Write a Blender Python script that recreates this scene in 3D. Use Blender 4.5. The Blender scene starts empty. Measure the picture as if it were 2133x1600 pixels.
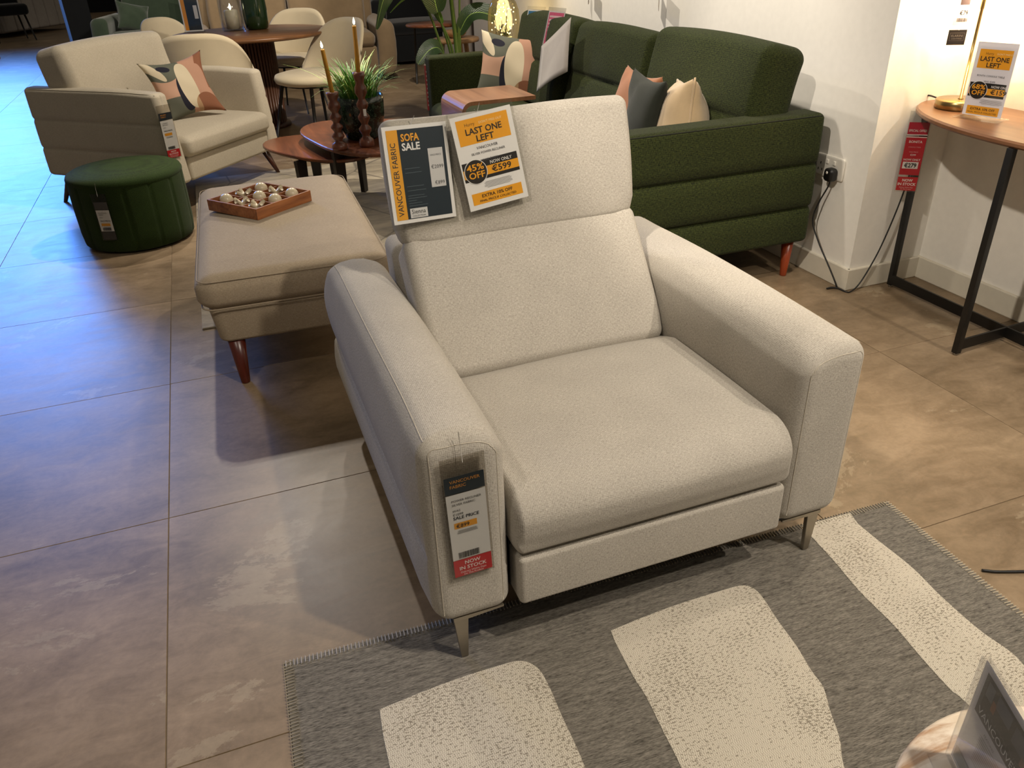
import bpy, math, random
import numpy as np
from mathutils import Matrix, Vector
rnd = random.Random(7)
PI = math.pi
sc = bpy.context.scene
C = sc.collection

# ---------------------------------------------------------------- camera
def cam_rot(yaw, pit, rol):
    cy, sy, cp, sp = math.cos(yaw), math.sin(yaw), math.cos(pit), math.sin(pit)
    d = np.array([sy*cp, cy*cp, -sp]); r = np.array([cy, -sy, 0.]); u = np.cross(r, d)
    r2 = math.cos(rol)*r + math.sin(rol)*u; u2 = -math.sin(rol)*r + math.cos(rol)*u
    return np.array([r2, u2, -d]).T
cd = bpy.data.cameras.new('camera'); cam = bpy.data.objects.new('camera', cd); C.objects.link(cam)
Rm = cam_rot(0.34031081, 0.51671617, -0.03671771)
M4 = Matrix([[*Rm[0], 0], [*Rm[1], 0], [*Rm[2], 1.35], [0, 0, 0, 1]])
cam.matrix_world = M4
cd.sensor_fit = 'HORIZONTAL'; cd.sensor_width = 36; cd.lens = 1639.54*36/2133
cd.clip_start = .02; cd.clip_end = 200
sc.camera = cam

# ---------------------------------------------------------------- world, exposure, lights
sc.view_settings.view_transform = 'Standard'; sc.view_settings.look = 'None'
sc.view_settings.gamma = 1; sc.view_settings.use_curve_mapping = False
sc.view_settings.exposure = 0.12
w = bpy.data.worlds.new('world'); sc.world = w; w.use_nodes = True
bg = w.node_tree.nodes['Background']
bg.inputs[0].default_value = (1.0, .87, .70, 1); bg.inputs[1].default_value = .13

def spot(name, loc, target, power, angle=60, blend=.3, size=.04, col=(1, .888, .75)):
    l = bpy.data.lights.new(name, 'SPOT'); l.energy = power; l.color = col
    l.spot_size = math.radians(angle); l.spot_blend = blend; l.shadow_soft_size = size
    o = bpy.data.objects.new(name, l); C.objects.link(o); o.location = loc
    o.rotation_euler = (Vector(target)-Vector(loc)).to_track_quat('-Z', 'Y').to_euler()
    return o
def area(name, loc, target, power, sx, sy, col, spread=180):
    l = bpy.data.lights.new(name, 'AREA'); l.shape = 'RECTANGLE'; l.size = sx; l.size_y = sy
    l.energy = power; l.color = col; l.spread = math.radians(spread)
    o = bpy.data.objects.new(name, l); C.objects.link(o); o.location = loc
    o.rotation_euler = (Vector(target)-Vector(loc)).to_track_quat('-Z', 'Y').to_euler()
    return o
# track spots under the ceiling
spot('track_spot', (1.3, .0, 2.9), (.72, 1.55, .3), 175, 62, .7)
spot('track_spot', (2.4, -.6, 2.9), (1.5, 1.1, .0), 170, 78, .8)
spot('track_spot', (.02, 5.45, 2.9), (.35, 2.9, .1), 175, 66, .3)
spot('track_spot', (.9, 5.8, 2.9), (2.3, 3.6, .7), 190, 72, .3)
spot('track_spot', (-.5, 1.0, 2.9), (2.75, 2.2, .6), 230, 46, .3)
spot('track_spot', (1.1, 4.2, 2.9), (-.2, 5.6, .4), 225, 60, .3)
spot('track_spot', (1.7, 7.0, 2.9), (1.0, 9.3, .5), 190, 70, .5)
spot('track_spot', (1.6, 4.4, 2.9), (1.0, 7.6, .4), 190, 66, .4)
spot('track_spot', (-.9, .6, 2.9), (-.3, 1.3, 0), 45, 85, .7)
spot('track_spot', (1.6, 6.2, 2.9), (.75, 3.9, .1), 190, 46, .4)
spot('track_spot', (1.0, 3.2, 2.9), (2.38, 3.9, 1.1), 190, 75, .6)
spot('track_spot', (1.9, 1.5, 2.9), (2.05, 1.7, .0), 75, 74, .8)
spot('track_spot', (.3, 8.6, 2.9), (-.2, 11.0, .4), 160, 75, .4)
# tall shop-front glazing at the far end of the aisle, blue against the warm lamps
area('shopfront_daylight', (-5.6, 17.5, 4.3), (-4.9, 10.0, 0), 285, 6.0, 3.0, (.10, .32, 1.0), 50)

# ---------------------------------------------------------------- colour + node helpers
def lin(c):
    if isinstance(c, str):
        c = c.lstrip('#'); c = [int(c[i:i+2], 16)/255 for i in (0, 2, 4)]
        c = [x/12.92 if x <= .04045 else ((x+.055)/1.055)**2.4 for x in c]
    return (c[0], c[1], c[2], 1)
class NT:
    def __init__(s, name):
        s.m = bpy.data.materials.new(name); s.m.use_nodes = True
        s.t = s.m.node_tree; s.b = s.t.nodes['Principled BSDF']; s.out = s.t.nodes['Material Output']
    def n(s, typ, **k):
        nd = s.t.nodes.new(typ)
        for a, v in k.items():
            if a == 'i':
                for kk, vv in v.items():
                    if isinstance(vv, bpy.types.NodeSocket): s.t.links.new(vv, nd.inputs[kk])
                    else: nd.inputs[kk].default_value = vv
            else: setattr(nd, a, v)
        return nd
    def math(s, op, a, b=None, c=None, clamp=False):
        nd = s.n('ShaderNodeMath', operation=op, use_clamp=clamp)
        for i, v in enumerate((a, b, c)):
            if v is None: continue
            if isinstance(v, bpy.types.NodeSocket): s.t.links.new(v, nd.inputs[i])
            else: nd.inputs[i].default_value = v
        return nd.outputs[0]
    def mix(s, f, a, b, mode='MIX'):
        nd = s.n('ShaderNodeMix', data_type='RGBA', blend_type=mode)
        for k, v in ((0, f), (6, a), (7, b)):
            if isinstance(v, bpy.types.NodeSocket): s.t.links.new(v, nd.inputs[k])
            else: nd.inputs[k].default_value = v
        return nd.outputs[2]
    def noise(s, vec, scale, detail=3, rough=.5, dist=0):
        nd = s.n('ShaderNodeTexNoise', i={'Scale': scale, 'Detail': detail, 'Roughness': rough, 'Distortion': dist})
        s.t.links.new(vec, nd.inputs['Vector']); return nd.outputs['Fac']
    def ramp(s, f, lo, hi, a=0., b=1.):
        nd = s.n('ShaderNodeMapRange', i={0: f, 1: lo, 2: hi, 3: a, 4: b}); return nd.outputs[0]
    def scale(s, vec, v, rot=(0, 0, 0), loc=(0, 0, 0)):
        nd = s.n('ShaderNodeMapping', i={'Scale': v, 'Rotation': rot, 'Location': loc}); s.t.links.new(vec, nd.inputs['Vector']); return nd.outputs[0]
    def co(s, k='Object'):
        return s.n('ShaderNodeTexCoord').outputs[k]
    def sep(s, v):
        nd = s.n('ShaderNodeSeparateXYZ'); s.t.links.new(v, nd.inputs[0]); return nd.outputs
    def set(s, k, v):
        if isinstance(v, bpy.types.NodeSocket): s.t.links.new(v, s.b.inputs[k])
        else: s.b.inputs[k].default_value = v
    def bump(s, h, strength=.3, dist=.002):
        nd = s.n('ShaderNodeBump', i={'Height': h, 'Strength': strength, 'Distance': dist})
        s.t.links.new(nd.outputs[0], s.b.inputs['Normal'])

def M_plain(name, col, rough=.6, metal=0, spec=.5, emit=0, noise=.06):
    t = NT(name); c = lin(col)
    if noise:
        f = t.noise(t.co(), 35, 3)
        v = t.ramp(f, .3, .7, 1-noise, 1+noise)
        nd = t.n('ShaderNodeVectorMath', operation='SCALE', i={0: c[:3], 'Scale': v})
        t.set('Base Color', nd.outputs[0])
    else: t.set('Base Color', c)
    t.set('Roughness', rough); t.set('Metallic', metal); t.set('Specular IOR Level', spec)
    if emit: t.set('Emission Color', c); t.set('Emission Strength', emit)
    return t.m

def M_fabric(name, col, col2, period=.005, contrast=.5, cloud=.08, sheen=.3, streak=0., rough=.9, bump=.35, diag=True, fleck=(900, 260), fcon=1.):
    """woven cloth: warp and weft from UVs in metres, flecks and soft clouds in 3D"""
    t = NT(name); uv = t.co('UV'); ob = t.co('Object')
    x, y, _ = t.sep(uv)
    k = 2*PI/period
    if diag:
        a = t.math('SINE', t.math('MULTIPLY', t.math('ADD', x, y), k*.707)); b = t.math('SINE', t.math('MULTIPLY', t.math('SUBTRACT', x, y), k*.707))
    else:
        a = t.math('SINE', t.math('MULTIPLY', x, k)); b = t.math('SINE', t.math('MULTIPLY', y, k))
    wv = t.math('MULTIPLY', t.math('MULTIPLY', a, b), .5)
    fl = t.noise(t.scale(uv, (fleck[0], fleck[1], 1)), 1, 2)
    fl2 = t.noise(t.scale(uv, (fleck[1]*.85, fleck[0]*.9, 1)), 1, 2)
    s = t.math('ADD', t.math('MULTIPLY', wv, .45), t.math('MULTIPLY', t.math('ADD', t.math('SUBTRACT', fl, .5), t.math('SUBTRACT', fl2, .5)), fcon))
    f = t.math('ADD', t.math('MULTIPLY', s, contrast*1.6), .5, clamp=True)
    c = t.mix(f, lin(col2), lin(col))
    cl = t.noise(t.scale(ob, (1, 1, 1)), 9, 4, .6)
    cv = t.ramp(cl, .3, .7, 1-cloud, 1+cloud)
    if streak:
        st = t.noise(t.scale(uv, (18, 180, 1)), 1, 3)
        cv = t.math('MULTIPLY', cv, t.ramp(st, .3, .7, 1-streak, 1+streak))
    nd = t.n('ShaderNodeVectorMath', operation='SCALE', i={0: c, 'Scale': cv})
    t.set('Base Color', nd.outputs[0]); t.set('Roughness', rough); t.set('Specular IOR Level', .15)
    t.set('Sheen Weight', sheen); t.set('Sheen Roughness', .5)
    t.bump(t.math('ADD', s, t.math('MULTIPLY', cl, 1.5)), bump, .0015)
    return t.m

def M_wood(name, a, b, axis='X', scale=1., rough=.4, dark=None, coat=.1):
    t = NT(name); ob = t.co()
    sc_ = {'X': (2, 26, 26), 'Y': (26, 2, 26), 'Z': (26, 26, 2)}[axis]
    f = t.noise(t.scale(ob, tuple(v*scale for v in sc_)), 1, 5, .6, .6)
    f2 = t.noise(t.scale(ob, tuple(v*scale*5 for v in sc_)), 1, 3, .6)
    f3 = t.ramp(t.math('ADD', t.math('MULTIPLY', f, .75), t.math('MULTIPLY', f2, .25)), .36, .64)
    c = t.mix(f3, lin(a), lin(b))
    t.set('Base Color', c); t.set('Roughness', rough); t.set('Coat Weight', coat); t.set('Coat Roughness', .25)
    t.bump(f2, .08, .001)
    return t.m

def M_clear(name, tint=(1, 1, 1), gloss=.12, rough=.08):
    t = NT(name)
    tr = t.n('ShaderNodeBsdfTransparent', i={0: (*tint, 1)}); gl = t.n('ShaderNodeBsdfGlossy', i={'Roughness': rough})
    lw = t.n('ShaderNodeLayerWeight', i={0: .2})
    f = t.math('ADD', t.math('MULTIPLY', lw.outputs[0], .35), gloss, clamp=True)
    mx = t.n('ShaderNodeMixShader', i={0: f, 1: tr.outputs[0], 2: gl.outputs[0]})
    t.t.links.new(mx.outputs[0], t.out.inputs[0]); return t.m

# ---------------------------------------------------------------- mesh builder
def rx(a): return Matrix.Rotation(a, 4, 'X')
def ry(a): return Matrix.Rotation(a, 4, 'Y')
def rz(a): return Matrix.Rotation(a, 4, 'Z')
def tr(x, y, z): return Matrix.Translation((x, y, z))
SHIFT = {}
class MB:
    def __init__(s): s.v = []; s.f = []; s.uv = []; s.sm = []; s.mi = []; s.nv = 0
    def add(s, V, F, UV=None, smooth=True, mat=0, xf=None):
        V = np.array(V, float).reshape(-1, 3)
        if xf is not None:
            X = np.array(xf); V = V@X[:3, :3].T + X[:3, 3]
        s.v.append(V)
        for i, f in enumerate(F):
            s.f.append([j+s.nv for j in f]); s.sm.append(smooth); s.mi.append(mat)
            if UV is None: s.uv.append(None)
            else: s.uv.append(UV[i])
        s.nv += len(V); return s
    def rbox(s, x0, x1, y0, y1, z0, z1, r=.02, step=.05, extra=None, warp=None, xf=None, cs=4, mat=0):
        lo = np.array([x0, y0, z0], float); hi = np.array([x1, y1, z1], float)
        r = np.minimum(np.array([r]*3 if np.isscalar(r) else r, float), (hi-lo)/2*.999)
        ax = []
        for k in range(3):
            c = [r[k]*(1-math.tan(PI/4*(1-i/cs))) for i in range(cs+1)]
            a = [lo[k]+q for q in c]; b = [hi[k]-q for q in c][::-1]
            L = hi[k]-lo[k]-2*r[k]; n = max(1, int(round(L/step)))
            mid = [lo[k]+r[k]+L*i/n for i in range(1, n)]
            vals = sorted(a+mid+b+list((extra or {}).get('xyz'[k], [])))
            o = [vals[0]]
            for q in vals[1:]:
                if q-o[-1] > 1e-5: o.append(q)
            ax.append(np.array(o))
        idx = {}; V = []; F = []; U = []
        def vid(i, j, k):
            key = (i, j, k)
            if key not in idx: idx[key] = len(V); V.append((ax[0][i], ax[1][j], ax[2][k]))
            return idx[key]
        n = [len(a)-1 for a in ax]
        def face(q, us):
            F.append([vid(*p) for p in q]); U.append([(ax[us[0]][p[us[0]]], ax[us[1]][p[us[1]]]) for p in q])
        for i in range(n[0]):
            for j in range(n[1]):
                face([(i, j, n[2]), (i+1, j, n[2]), (i+1, j+1, n[2]), (i, j+1, n[2])], (0, 1))
                face([(i, j, 0), (i, j+1, 0), (i+1, j+1, 0), (i+1, j, 0)], (0, 1))
        for i in range(n[0]):
            for k in range(n[2]):
                face([(i, 0, k), (i+1, 0, k), (i+1, 0, k+1), (i, 0, k+1)], (0, 2))
                face([(i, n[1], k), (i, n[1], k+1), (i+1, n[1], k+1), (i+1, n[1], k)], (0, 2))
        for j in range(n[1]):
            for k in range(n[2]):
                face([(0, j, k), (0, j, k+1), (0, j+1, k+1), (0, j+1, k)], (1, 2))
                face([(n[0], j, k), (n[0], j+1, k), (n[0], j+1, k+1), (n[0], j, k+1)], (1, 2))
        P = np.array(V); inner = np.clip(P, lo+r, hi-r); d = (P-inner)/np.maximum(r, 1e-9)
        ln = np.linalg.norm(d, axis=1, keepdims=True); ln[ln == 0] = 1
        P = inner+d/ln*r
        if warp is not None: P = warp(P)
        return s.add(P, F, U, True, mat, xf)
    def box(s, x0, x1, y0, y1, z0, z1, xf=None, mat=0, bev=0):
        if bev: return s.rbox(x0, x1, y0, y1, z0, z1, bev, 10, cs=2, xf=xf, mat=mat)
        V = [(x, y, z) for z in (z0, z1) for y in (y0, y1) for x in (x0, x1)]
        F = [(0, 2, 3, 1), (4, 5, 7, 6), (0, 1, 5, 4), (2, 6, 7, 3), (0, 4, 6, 2), (1, 3, 7, 5)]
        U = []
        for f, ax in zip(F, ((0, 1), (0, 1), (0, 2), (0, 2), (1, 2), (1, 2))): U.append([(V[i][ax[0]], V[i][ax[1]]) for i in f])
        return s.add(V, F, U, False, mat, xf)
    def lathe(s, prof, n=32, xf=None, mat=0, cap=True, smooth=True, flute=None):
        V = []; F = []; U = []
        for r, z in prof:
            for i in range(n):
                a = 2*PI*i/n; rr = r*(flute(a) if flute else 1); V.append((rr*math.cos(a), rr*math.sin(a), z))
        m = len(prof)
        for k in range(m-1):
            for i in range(n):
                j = (i+1) % n; F.append((k*n+i, k*n+j, (k+1)*n+j, (k+1)*n+i))
                r0 = max(prof[k][0], .02)
                U.append([(i*2*PI/n*r0, prof[k][1]), ((i+1)*2*PI/n*r0, prof[k][1]), ((i+1)*2*PI/n*r0, prof[k+1][1]+.0), (i*2*PI/n*r0, prof[k+1][1])])
        s.add(V, F, U, smooth, mat, xf)
        if cap:
            for k in (0, m-1):
                if prof[k][0] > 1e-4:
                    r, z = prof[k]; VV = [(V[k*n+i]) for i in range(n)]
                    f = list(range(n)) if k else list(range(n))[::-1]
                    s.add(VV, [f], [[(VV[i][0], VV[i][1]) for i in f]], False, mat, xf)
        return s
    def tube(s, pts, r, n=8, closed=False, xf=None, mat=0, r2=None):
        P = [Vector(p) for p in pts]; m = len(P); V = []; F = []
        up = Vector((0, 0, 1)); prev = None
        for i in range(m):
            a = P[(i-1) % m] if (closed or i) else P[0]; b = P[(i+1) % m] if (closed or i < m-1) else P[-1]
            d = (b-a)
            d = d.normalized() if d.length > 1e-9 else Vector((0, 0, 1))
            if prev is None:
                q = Vector((0, 0, 1)) if abs(d.z) < .9 else Vector((1, 0, 0)); u = d.cross(q).normalized()
            else:
                u = (prev-d*prev.dot(d)).normalized()
            prev = u; wv = d.cross(u)
            rr = r if r2 is None else r+(r2-r)*i/(m-1)
            for k in range(n):
                t = 2*PI*k/n; V.append(P[i]+(u*math.cos(t)+wv*math.sin(t))*rr)
        for i in range(m if closed else m-1):
            for k in range(n):
                F.append((i*n+k, ((i+1) % m)*n+k, ((i+1) % m)*n+(k+1) % n, i*n+(k+1) % n))
        if not closed: F += [list(range(n))[::-1], [(m-1)*n+k for k in range(n)]]
        return s.add([tuple(v) for v in V], F, None, True, mat, xf)
    def prism(s, poly, z0, z1, xf=None, mat=0, bev=0):
        """flat outline in XY extruded in z, with an optional small edge bevel"""
        n = len(poly); P = np.array(poly, float); c = P.mean(0)
        levels = [(z0, 0)] if not bev else [(z0, bev), (z0+bev, 0)]
        levels += [(z1, 0)] if not bev else [(z1-bev, 0), (z1, bev)]
        V = []; F = []
        E0 = np.roll(P, -1, 0)-P; E1 = P-np.roll(P, 1, 0)
        def nrm(e): return np.stack([e[:, 1], -e[:, 0]], 1)/np.maximum(np.linalg.norm(e, axis=1, keepdims=True), 1e-9)
        N = nrm(E0)+nrm(E1); N /= np.maximum(np.linalg.norm(N, axis=1, keepdims=True), 1e-9)
        for z, b in levels:
            for q in P-N*b: V.append((q[0], q[1], z))
        m = len(levels)
        for k in range(m-1):
            for i in range(n):
                j = (i+1) % n; F.append((k*n+i, k*n+j, (k+1)*n+j, (k+1)*n+i))
        F.append(list(range(n))[::-1]); F.append([(m-1)*n+i for i in range(n)])
        U = [[(V[i][0], V[i][1]) for i in f] for f in F]
        return s.add(V, F, U, False, mat, xf)
    def pillow(s, w, h, t, n=22, xf=None, mat=0, seed=0, pinch=.13, wr=.006):
        r = random.Random(seed); ph = [r.random()*6 for _ in range(6)]
        V = []; F = []; U = []
        g = np.linspace(-1, 1, n+1)
        g = np.sin(g*PI/2)*.5+g*.5
        for side in (-1, 1):
            base = len(V)
            for v in g:
                for u in g:
                    x = w/2*u*(1-pinch*(1-v*v)); z = h/2*v*(1-pinch*(1-u*u))
                    q = max(0, (1-u*u)*(1-v*v))**.42
                    y = side*t/2*q + (wr*math.sin(5*u+ph[0]+3*v)*math.sin(4*v+ph[1]) + wr*.6*math.sin(11*u*v+ph[2]))*q
                    y += .012*math.sin(2*u+ph[3])*math.sin(2*v+ph[4])
                    V.append((x, y, z))
            for j in range(n):
                for i in range(n):
                    a = base+j*(n+1)+i; q = [a, a+1, a+n+2, a+n+1]
                    uvq = [((g[i]+1)/2, (g[j]+1)/2), ((g[i+1]+1)/2, (g[j]+1)/2), ((g[i+1]+1)/2, (g[j+1]+1)/2), ((g[i]+1)/2, (g[j+1]+1)/2)]
                    if side > 0: q = q[::-1]; uvq = uvq[::-1]
                    F.append(q); U.append(uvq)
        # welded border comes from identical positions
        key = {}; remap = []; V2 = []
        for p in V:
            k = (round(p[0], 5), round(p[1], 5), round(p[2], 5))
            if k not in key: key[k] = len(V2); V2.append(p)
            remap.append(key[k])
        F = [[remap[i] for i in f] for f in F]
        return s.add(V2, F, U, True, mat, xf)
    def build(s, name, mats, parent=None, kind=None, label=None):
        V = np.concatenate(s.v)
        root = parent
        while root is not None and root.parent is not None: root = root.parent
        if root is not None and root.name in SHIFT: V = V-np.array(SHIFT[root.name])
        me = bpy.data.meshes.new(name); me.from_pydata(V.tolist(), [], s.f)
        if any(u is not None for u in s.uv):
            ul = me.uv_layers.new(name='UVMap'); dat = []
            for f, u in zip(s.f, s.uv):
                if u is None: dat += [0., 0.]*len(f)
                else:
                    for a in u: dat += [float(a[0]), float(a[1])]
            ul.data.foreach_set('uv', dat)
        me.polygons.foreach_set('use_smooth', s.sm); me.polygons.foreach_set('material_index', s.mi)
        for m in (mats if isinstance(mats, (list, tuple)) else [mats]): me.materials.append(m)
        me.update()
        o = bpy.data.objects.new(name, me); C.objects.link(o)
        if parent is not None: o.parent = parent
        if kind: o['kind'] = kind
        if label: o['label'] = label
        return o

def tag(o, label, cat, group=None):
    o['label'] = label; o['category'] = cat
    if group: o['group'] = group
    return o
def thing(name, label, cat, loc=(0, 0, 0), rot=0, group=None, world=False):
    o = bpy.data.objects.new(name, None); C.objects.link(o); o.location = loc; o.rotation_euler = (0, 0, rot)
    o.empty_display_size = .1
    if world: SHIFT[o.name] = tuple(loc)
    return tag(o, label, cat, group)
def origin_to(o, p):
    """move a one-mesh thing's origin to p (its base)"""
    o.data.transform(Matrix.Translation(-Vector(p))); o.location = p; return o
def struct(o): o['kind'] = 'structure'; return o
from mathutils.bvhtree import BVHTree
def snap(pts, o, out=.0):
    """lay a seam path onto the surface of a finished part"""
    root = o
    while root.parent is not None: root = root.parent
    sh = Vector(SHIFT.get(root.name, (0, 0, 0)))
    bt = BVHTree.FromPolygons([v.co[:] for v in o.data.vertices], [p.vertices[:] for p in o.data.polygons]); r_ = []
    for p in pts:
        c, n, i, d = bt.find_nearest(Vector(p)-sh)
        r_.append(tuple(c+n*out+sh))
    return r_
def spl(pts, n=8, closed=True):
    P = [np.array(p, float) for p in pts]; m = len(P); out = []
    rng = range(m if closed else m-1)
    for i in rng:
        p0 = P[(i-1) % m] if closed or i > 0 else P[0]; p1 = P[i]; p2 = P[(i+1) % m]; p3 = P[(i+2) % m] if closed or i+2 < m else P[-1]
        for k in range(n):
            t = k/n; out.append(.5*((2*p1)+(-p0+p2)*t+(2*p0-5*p1+4*p2-p3)*t*t+(-p0+3*p1-3*p2+p3)*t**3))
    if not closed: out.append(P[-1])
    return [tuple(p) for p in out]

# ---------------------------------------------------------------- printed sheets
PC = {}
def pmat(hexc, rough=.35):
    if hexc not in PC: PC[hexc] = M_plain('ink_'+str(len(PC)), hexc, rough, noise=0)
    return PC[hexc]
_txt = {}
def text_mesh(sv, bold=0.):
    k = (sv, bold)
    if k in _txt: return _txt[k]
    cu = bpy.data.curves.new('t', 'FONT'); cu.body = sv; cu.size = 1; cu.resolution_u = 2; cu.fill_mode = 'FRONT'; cu.offset = bold
    ob = bpy.data.objects.new('t', cu)
    me = bpy.data.meshes.new_from_object(ob)
    V = np.array([tuple(v.co) for v in me.vertices]) if len(me.vertices) else np.zeros((0, 3))
    F = [list(p.vertices) for p in me.polygons]
    bpy.data.objects.remove(ob); bpy.data.meshes.remove(me); bpy.data.curves.remove(cu)
    _txt[k] = (V, F); return V, F
class Sheet:
    """flat print: x to the right, y up (metres) in the local XZ plane, facing -Y"""
    def __init__(s): s.mb = MB(); s.mats = []; s.lay = 0
    def _m(s, c):
        m = pmat(c)
        if m not in s.mats: s.mats.append(m)
        return s.mats.index(m)
    def poly(s, pts, c, layer=1):
        s.mb.add([(x, -.0004*layer, y) for x, y in pts], [list(range(len(pts)))], None, False, s._m(c)); return s
    def rect(s, x, y, w, h, c, layer=1): return s.poly([(x, y), (x+w, y), (x+w, y+h), (x, y+h)], c, layer)
    def disc(s, x, y, r, c, layer=1): return s.poly([(x+r*math.cos(t), y+r*math.sin(t)) for t in np.linspace(0, 2*PI, 40)[:-1]], c, layer)
    def text(s, sv, x, y, h, c, w=None, al='C', rot=0, layer=3, bold=.0):
        V, F = text_mesh(sv, bold)
        if not len(V): return s
        V = V.copy(); x0, x1 = V[:, 0].min(), V[:, 0].max()
        k = h/.70
        kx = (w/(x1-x0)) if w else k
        X = (V[:, 0]-x0)*kx; Y = V[:, 1]*k; W = (x1-x0)*kx
        X -= {'L': 0, 'C': W/2, 'R': W}[al]
        cr, sr = math.cos(rot), math.sin(rot)
        s.mb.add(np.stack([x+X*cr-Y*sr, np.full(len(X), -.0004*layer), y+X*sr+Y*cr], 1), F, None, False, s._m(c)); return s
    def bars(s, x, y, w, h, c='#151515', seed=1, n=26):
        r = random.Random(seed); q = x; 
        while q < x+w:
            b = r.choice((.6, 1, 1.6))*w/n*.6; s.rect(q, y, min(b, x+w-q), h, c, 3); q += b+r.choice((.7, 1.1))*w/n*.6
        return s
    def lines(s, x, y, w, n, dy, c='#777777', th=.0007, seed=3):
        r = random.Random(seed)
        for i in range(n): 
            ww = w*(.7+.3*r.random()); s.rect(x+(w-ww)/2, y-i*dy, ww, th, c, 3)
        return s
    def build(s, name, parent): return s.mb.build(name, s.mats, parent)
GOLD = '#e39a1e'; NAVY = '#1d2a33'; INK = '#141414'; PAPER = '#dcdad8'; RED = '#c3101f'

# ================================================================= materials
m_recl = M_fabric('silver_weave', '#cfc9bd', '#7b746a', period=.0050, contrast=.42, sheen=.1, fleck=(600, 160), fcon=1.15, cloud=.05)
m_recl_seam = M_plain('silver_thread', '#b0a899', .9)
m_stool = M_fabric('taupe_weave', '#b8a992', '#7d6e59', period=.0035, contrast=.45, cloud=.05, sheen=.1, fleck=(700, 120), fcon=1.3)
m_love = M_fabric('oatmeal_linen', '#d3cab8', '#a0957f', period=.004, contrast=.33, cloud=.03, sheen=.1, fleck=(600, 70), fcon=1.3)
m_tub = M_fabric('cream_cloth', '#ddd0b4', '#b9aa8c', period=.004, contrast=.3, cloud=.03)
m_green = M_fabric('moss_green_tweed', '#3b431f', '#0f130a', period=.010, contrast=.58, cloud=.06, sheen=.04, fleck=(360, 95), fcon=1.7, bump=.6)
m_greendark = M_plain('dark_green_thread', '#14180c', .9)
m_pouf = M_fabric('forest_green_wool', '#2f4318', '#0f1606', period=.004, contrast=.5, cloud=.10, sheen=.05, fleck=(700, 220), fcon=1.4, bump=.6)
m_velvet = M_fabric('teal_grey_velvet', '#34372f', '#1d201b', period=.004, contrast=.3, cloud=.15, sheen=.12)
m_rust = M_fabric('rust_velvet', '#a5714f', '#86573b', period=.004, contrast=.3)
m_sand = M_fabric('sand_velvet', '#d0b893', '#b99f7b', period=.004, contrast=.25, sheen=.6)
m_greenv = M_fabric('sage_velvet', '#4a5a47', '#2c382c', period=.004, contrast=.3, cloud=.12, sheen=.5)
m_tan = M_fabric('tan_cloth', '#8e7a5f', '#75634a', period=.004, contrast=.3)
m_charcoal = M_fabric('charcoal_cloth', '#1b1d1f', '#0e0f10', period=.004, contrast=.3)
m_greybed = M_fabric('pale_grey_cloth', '#a9a29a', '#8b857e', period=.004, contrast=.2)
m_swatch = M_fabric('grey_felt', '#aaa49d', '#827c76', period=.004, contrast=.4)
m_steel = M_plain('brushed_nickel', '#a39c90', .42, 1)
m_darkplate = M_plain('dark_underside', '#15130f', .8)
m_brass = M_plain('satin_brass', '#a18a5c', .28, 1, noise=.03)
m_black = M_plain('black_metal', '#0d0c0b', .45)
m_cable = M_plain('black_rubber', '#0b0b0b', .5)
m_redwood = M_wood('mahogany_stain', '#5a1f10', '#3a120a', 'Z', .8, .3)
m_redwood2 = M_wood('cherry_stain', '#8e3a17', '#6b280f', 'Z', .8, .3)
m_walnutleg = M_wood('walnut_leg', '#4a2412', '#2e150a', 'Z', .8, .35)
m_darkwood = M_wood('espresso_wood', '#22140d', '#120a07', 'Z', .8, .4)
m_walnut = M_wood('walnut_veneer', '#8a5e3a', '#5f3f26', 'X', .35, .35)
m_walnutY = M_wood('walnut_veneer_y', '#8f6647', '#6b4730', 'Y', .35, .35)
m_walnuttop = M_wood('red_walnut_veneer', '#7d4628', '#4a2714', 'Y', .3, .3, coat=.2)
m_acacia = M_wood('acacia', '#a5693c', '#6f3c1e', 'X', 1.2, .45)
m_mango = M_wood('turned_redwood', '#6d3a24', '#452214', 'Z', 1.5, .35)
m_oak = M_wood('pale_oak', '#b59067', '#94714c', 'Z', .6, .5)
m_bone = M_plain('ivory_marble', '#cfc3a6', .3, noise=.12)
m_wax = M_plain('amber_wax', '#a8780f', .45)
m_wax2 = M_plain('cream_wax', '#e0cfa8', .5)
m_flame = M_plain('flame', '#fff2b8', .5, emit=9, noise=0)
m_clear = M_clear('clear_plastic', (.95, .95, .94), gloss=.02, rough=.22)
m_acrylic = M_clear('clear_acrylic', gloss=.035, rough=.05)
m_amber = M_clear('amber_glass', (.96, .88, .62), .16, .04)
m_glass = M_clear('clear_glass', (.93, .95, .98), .06, .05)
m_greenglass = M_plain('green_glass', '#123012', .12, spec=.9)
m_white = M_plain('white_plastic', '#d8d4ca', .35, noise=0)
m_wall = M_plain('wall_paint', '#ece9e1', .75, spec=.2, noise=.02)
m_base = M_plain('skirting_paint', '#d6d0c0', .45, noise=.02)
m_drape = M_plain('pale_drape', '#a39a92', .8)
m_paper = M_plain('card', PAPER, .5, noise=0)
m_thread = M_plain('clear_thread', '#b8b4ac', .3)

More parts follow.
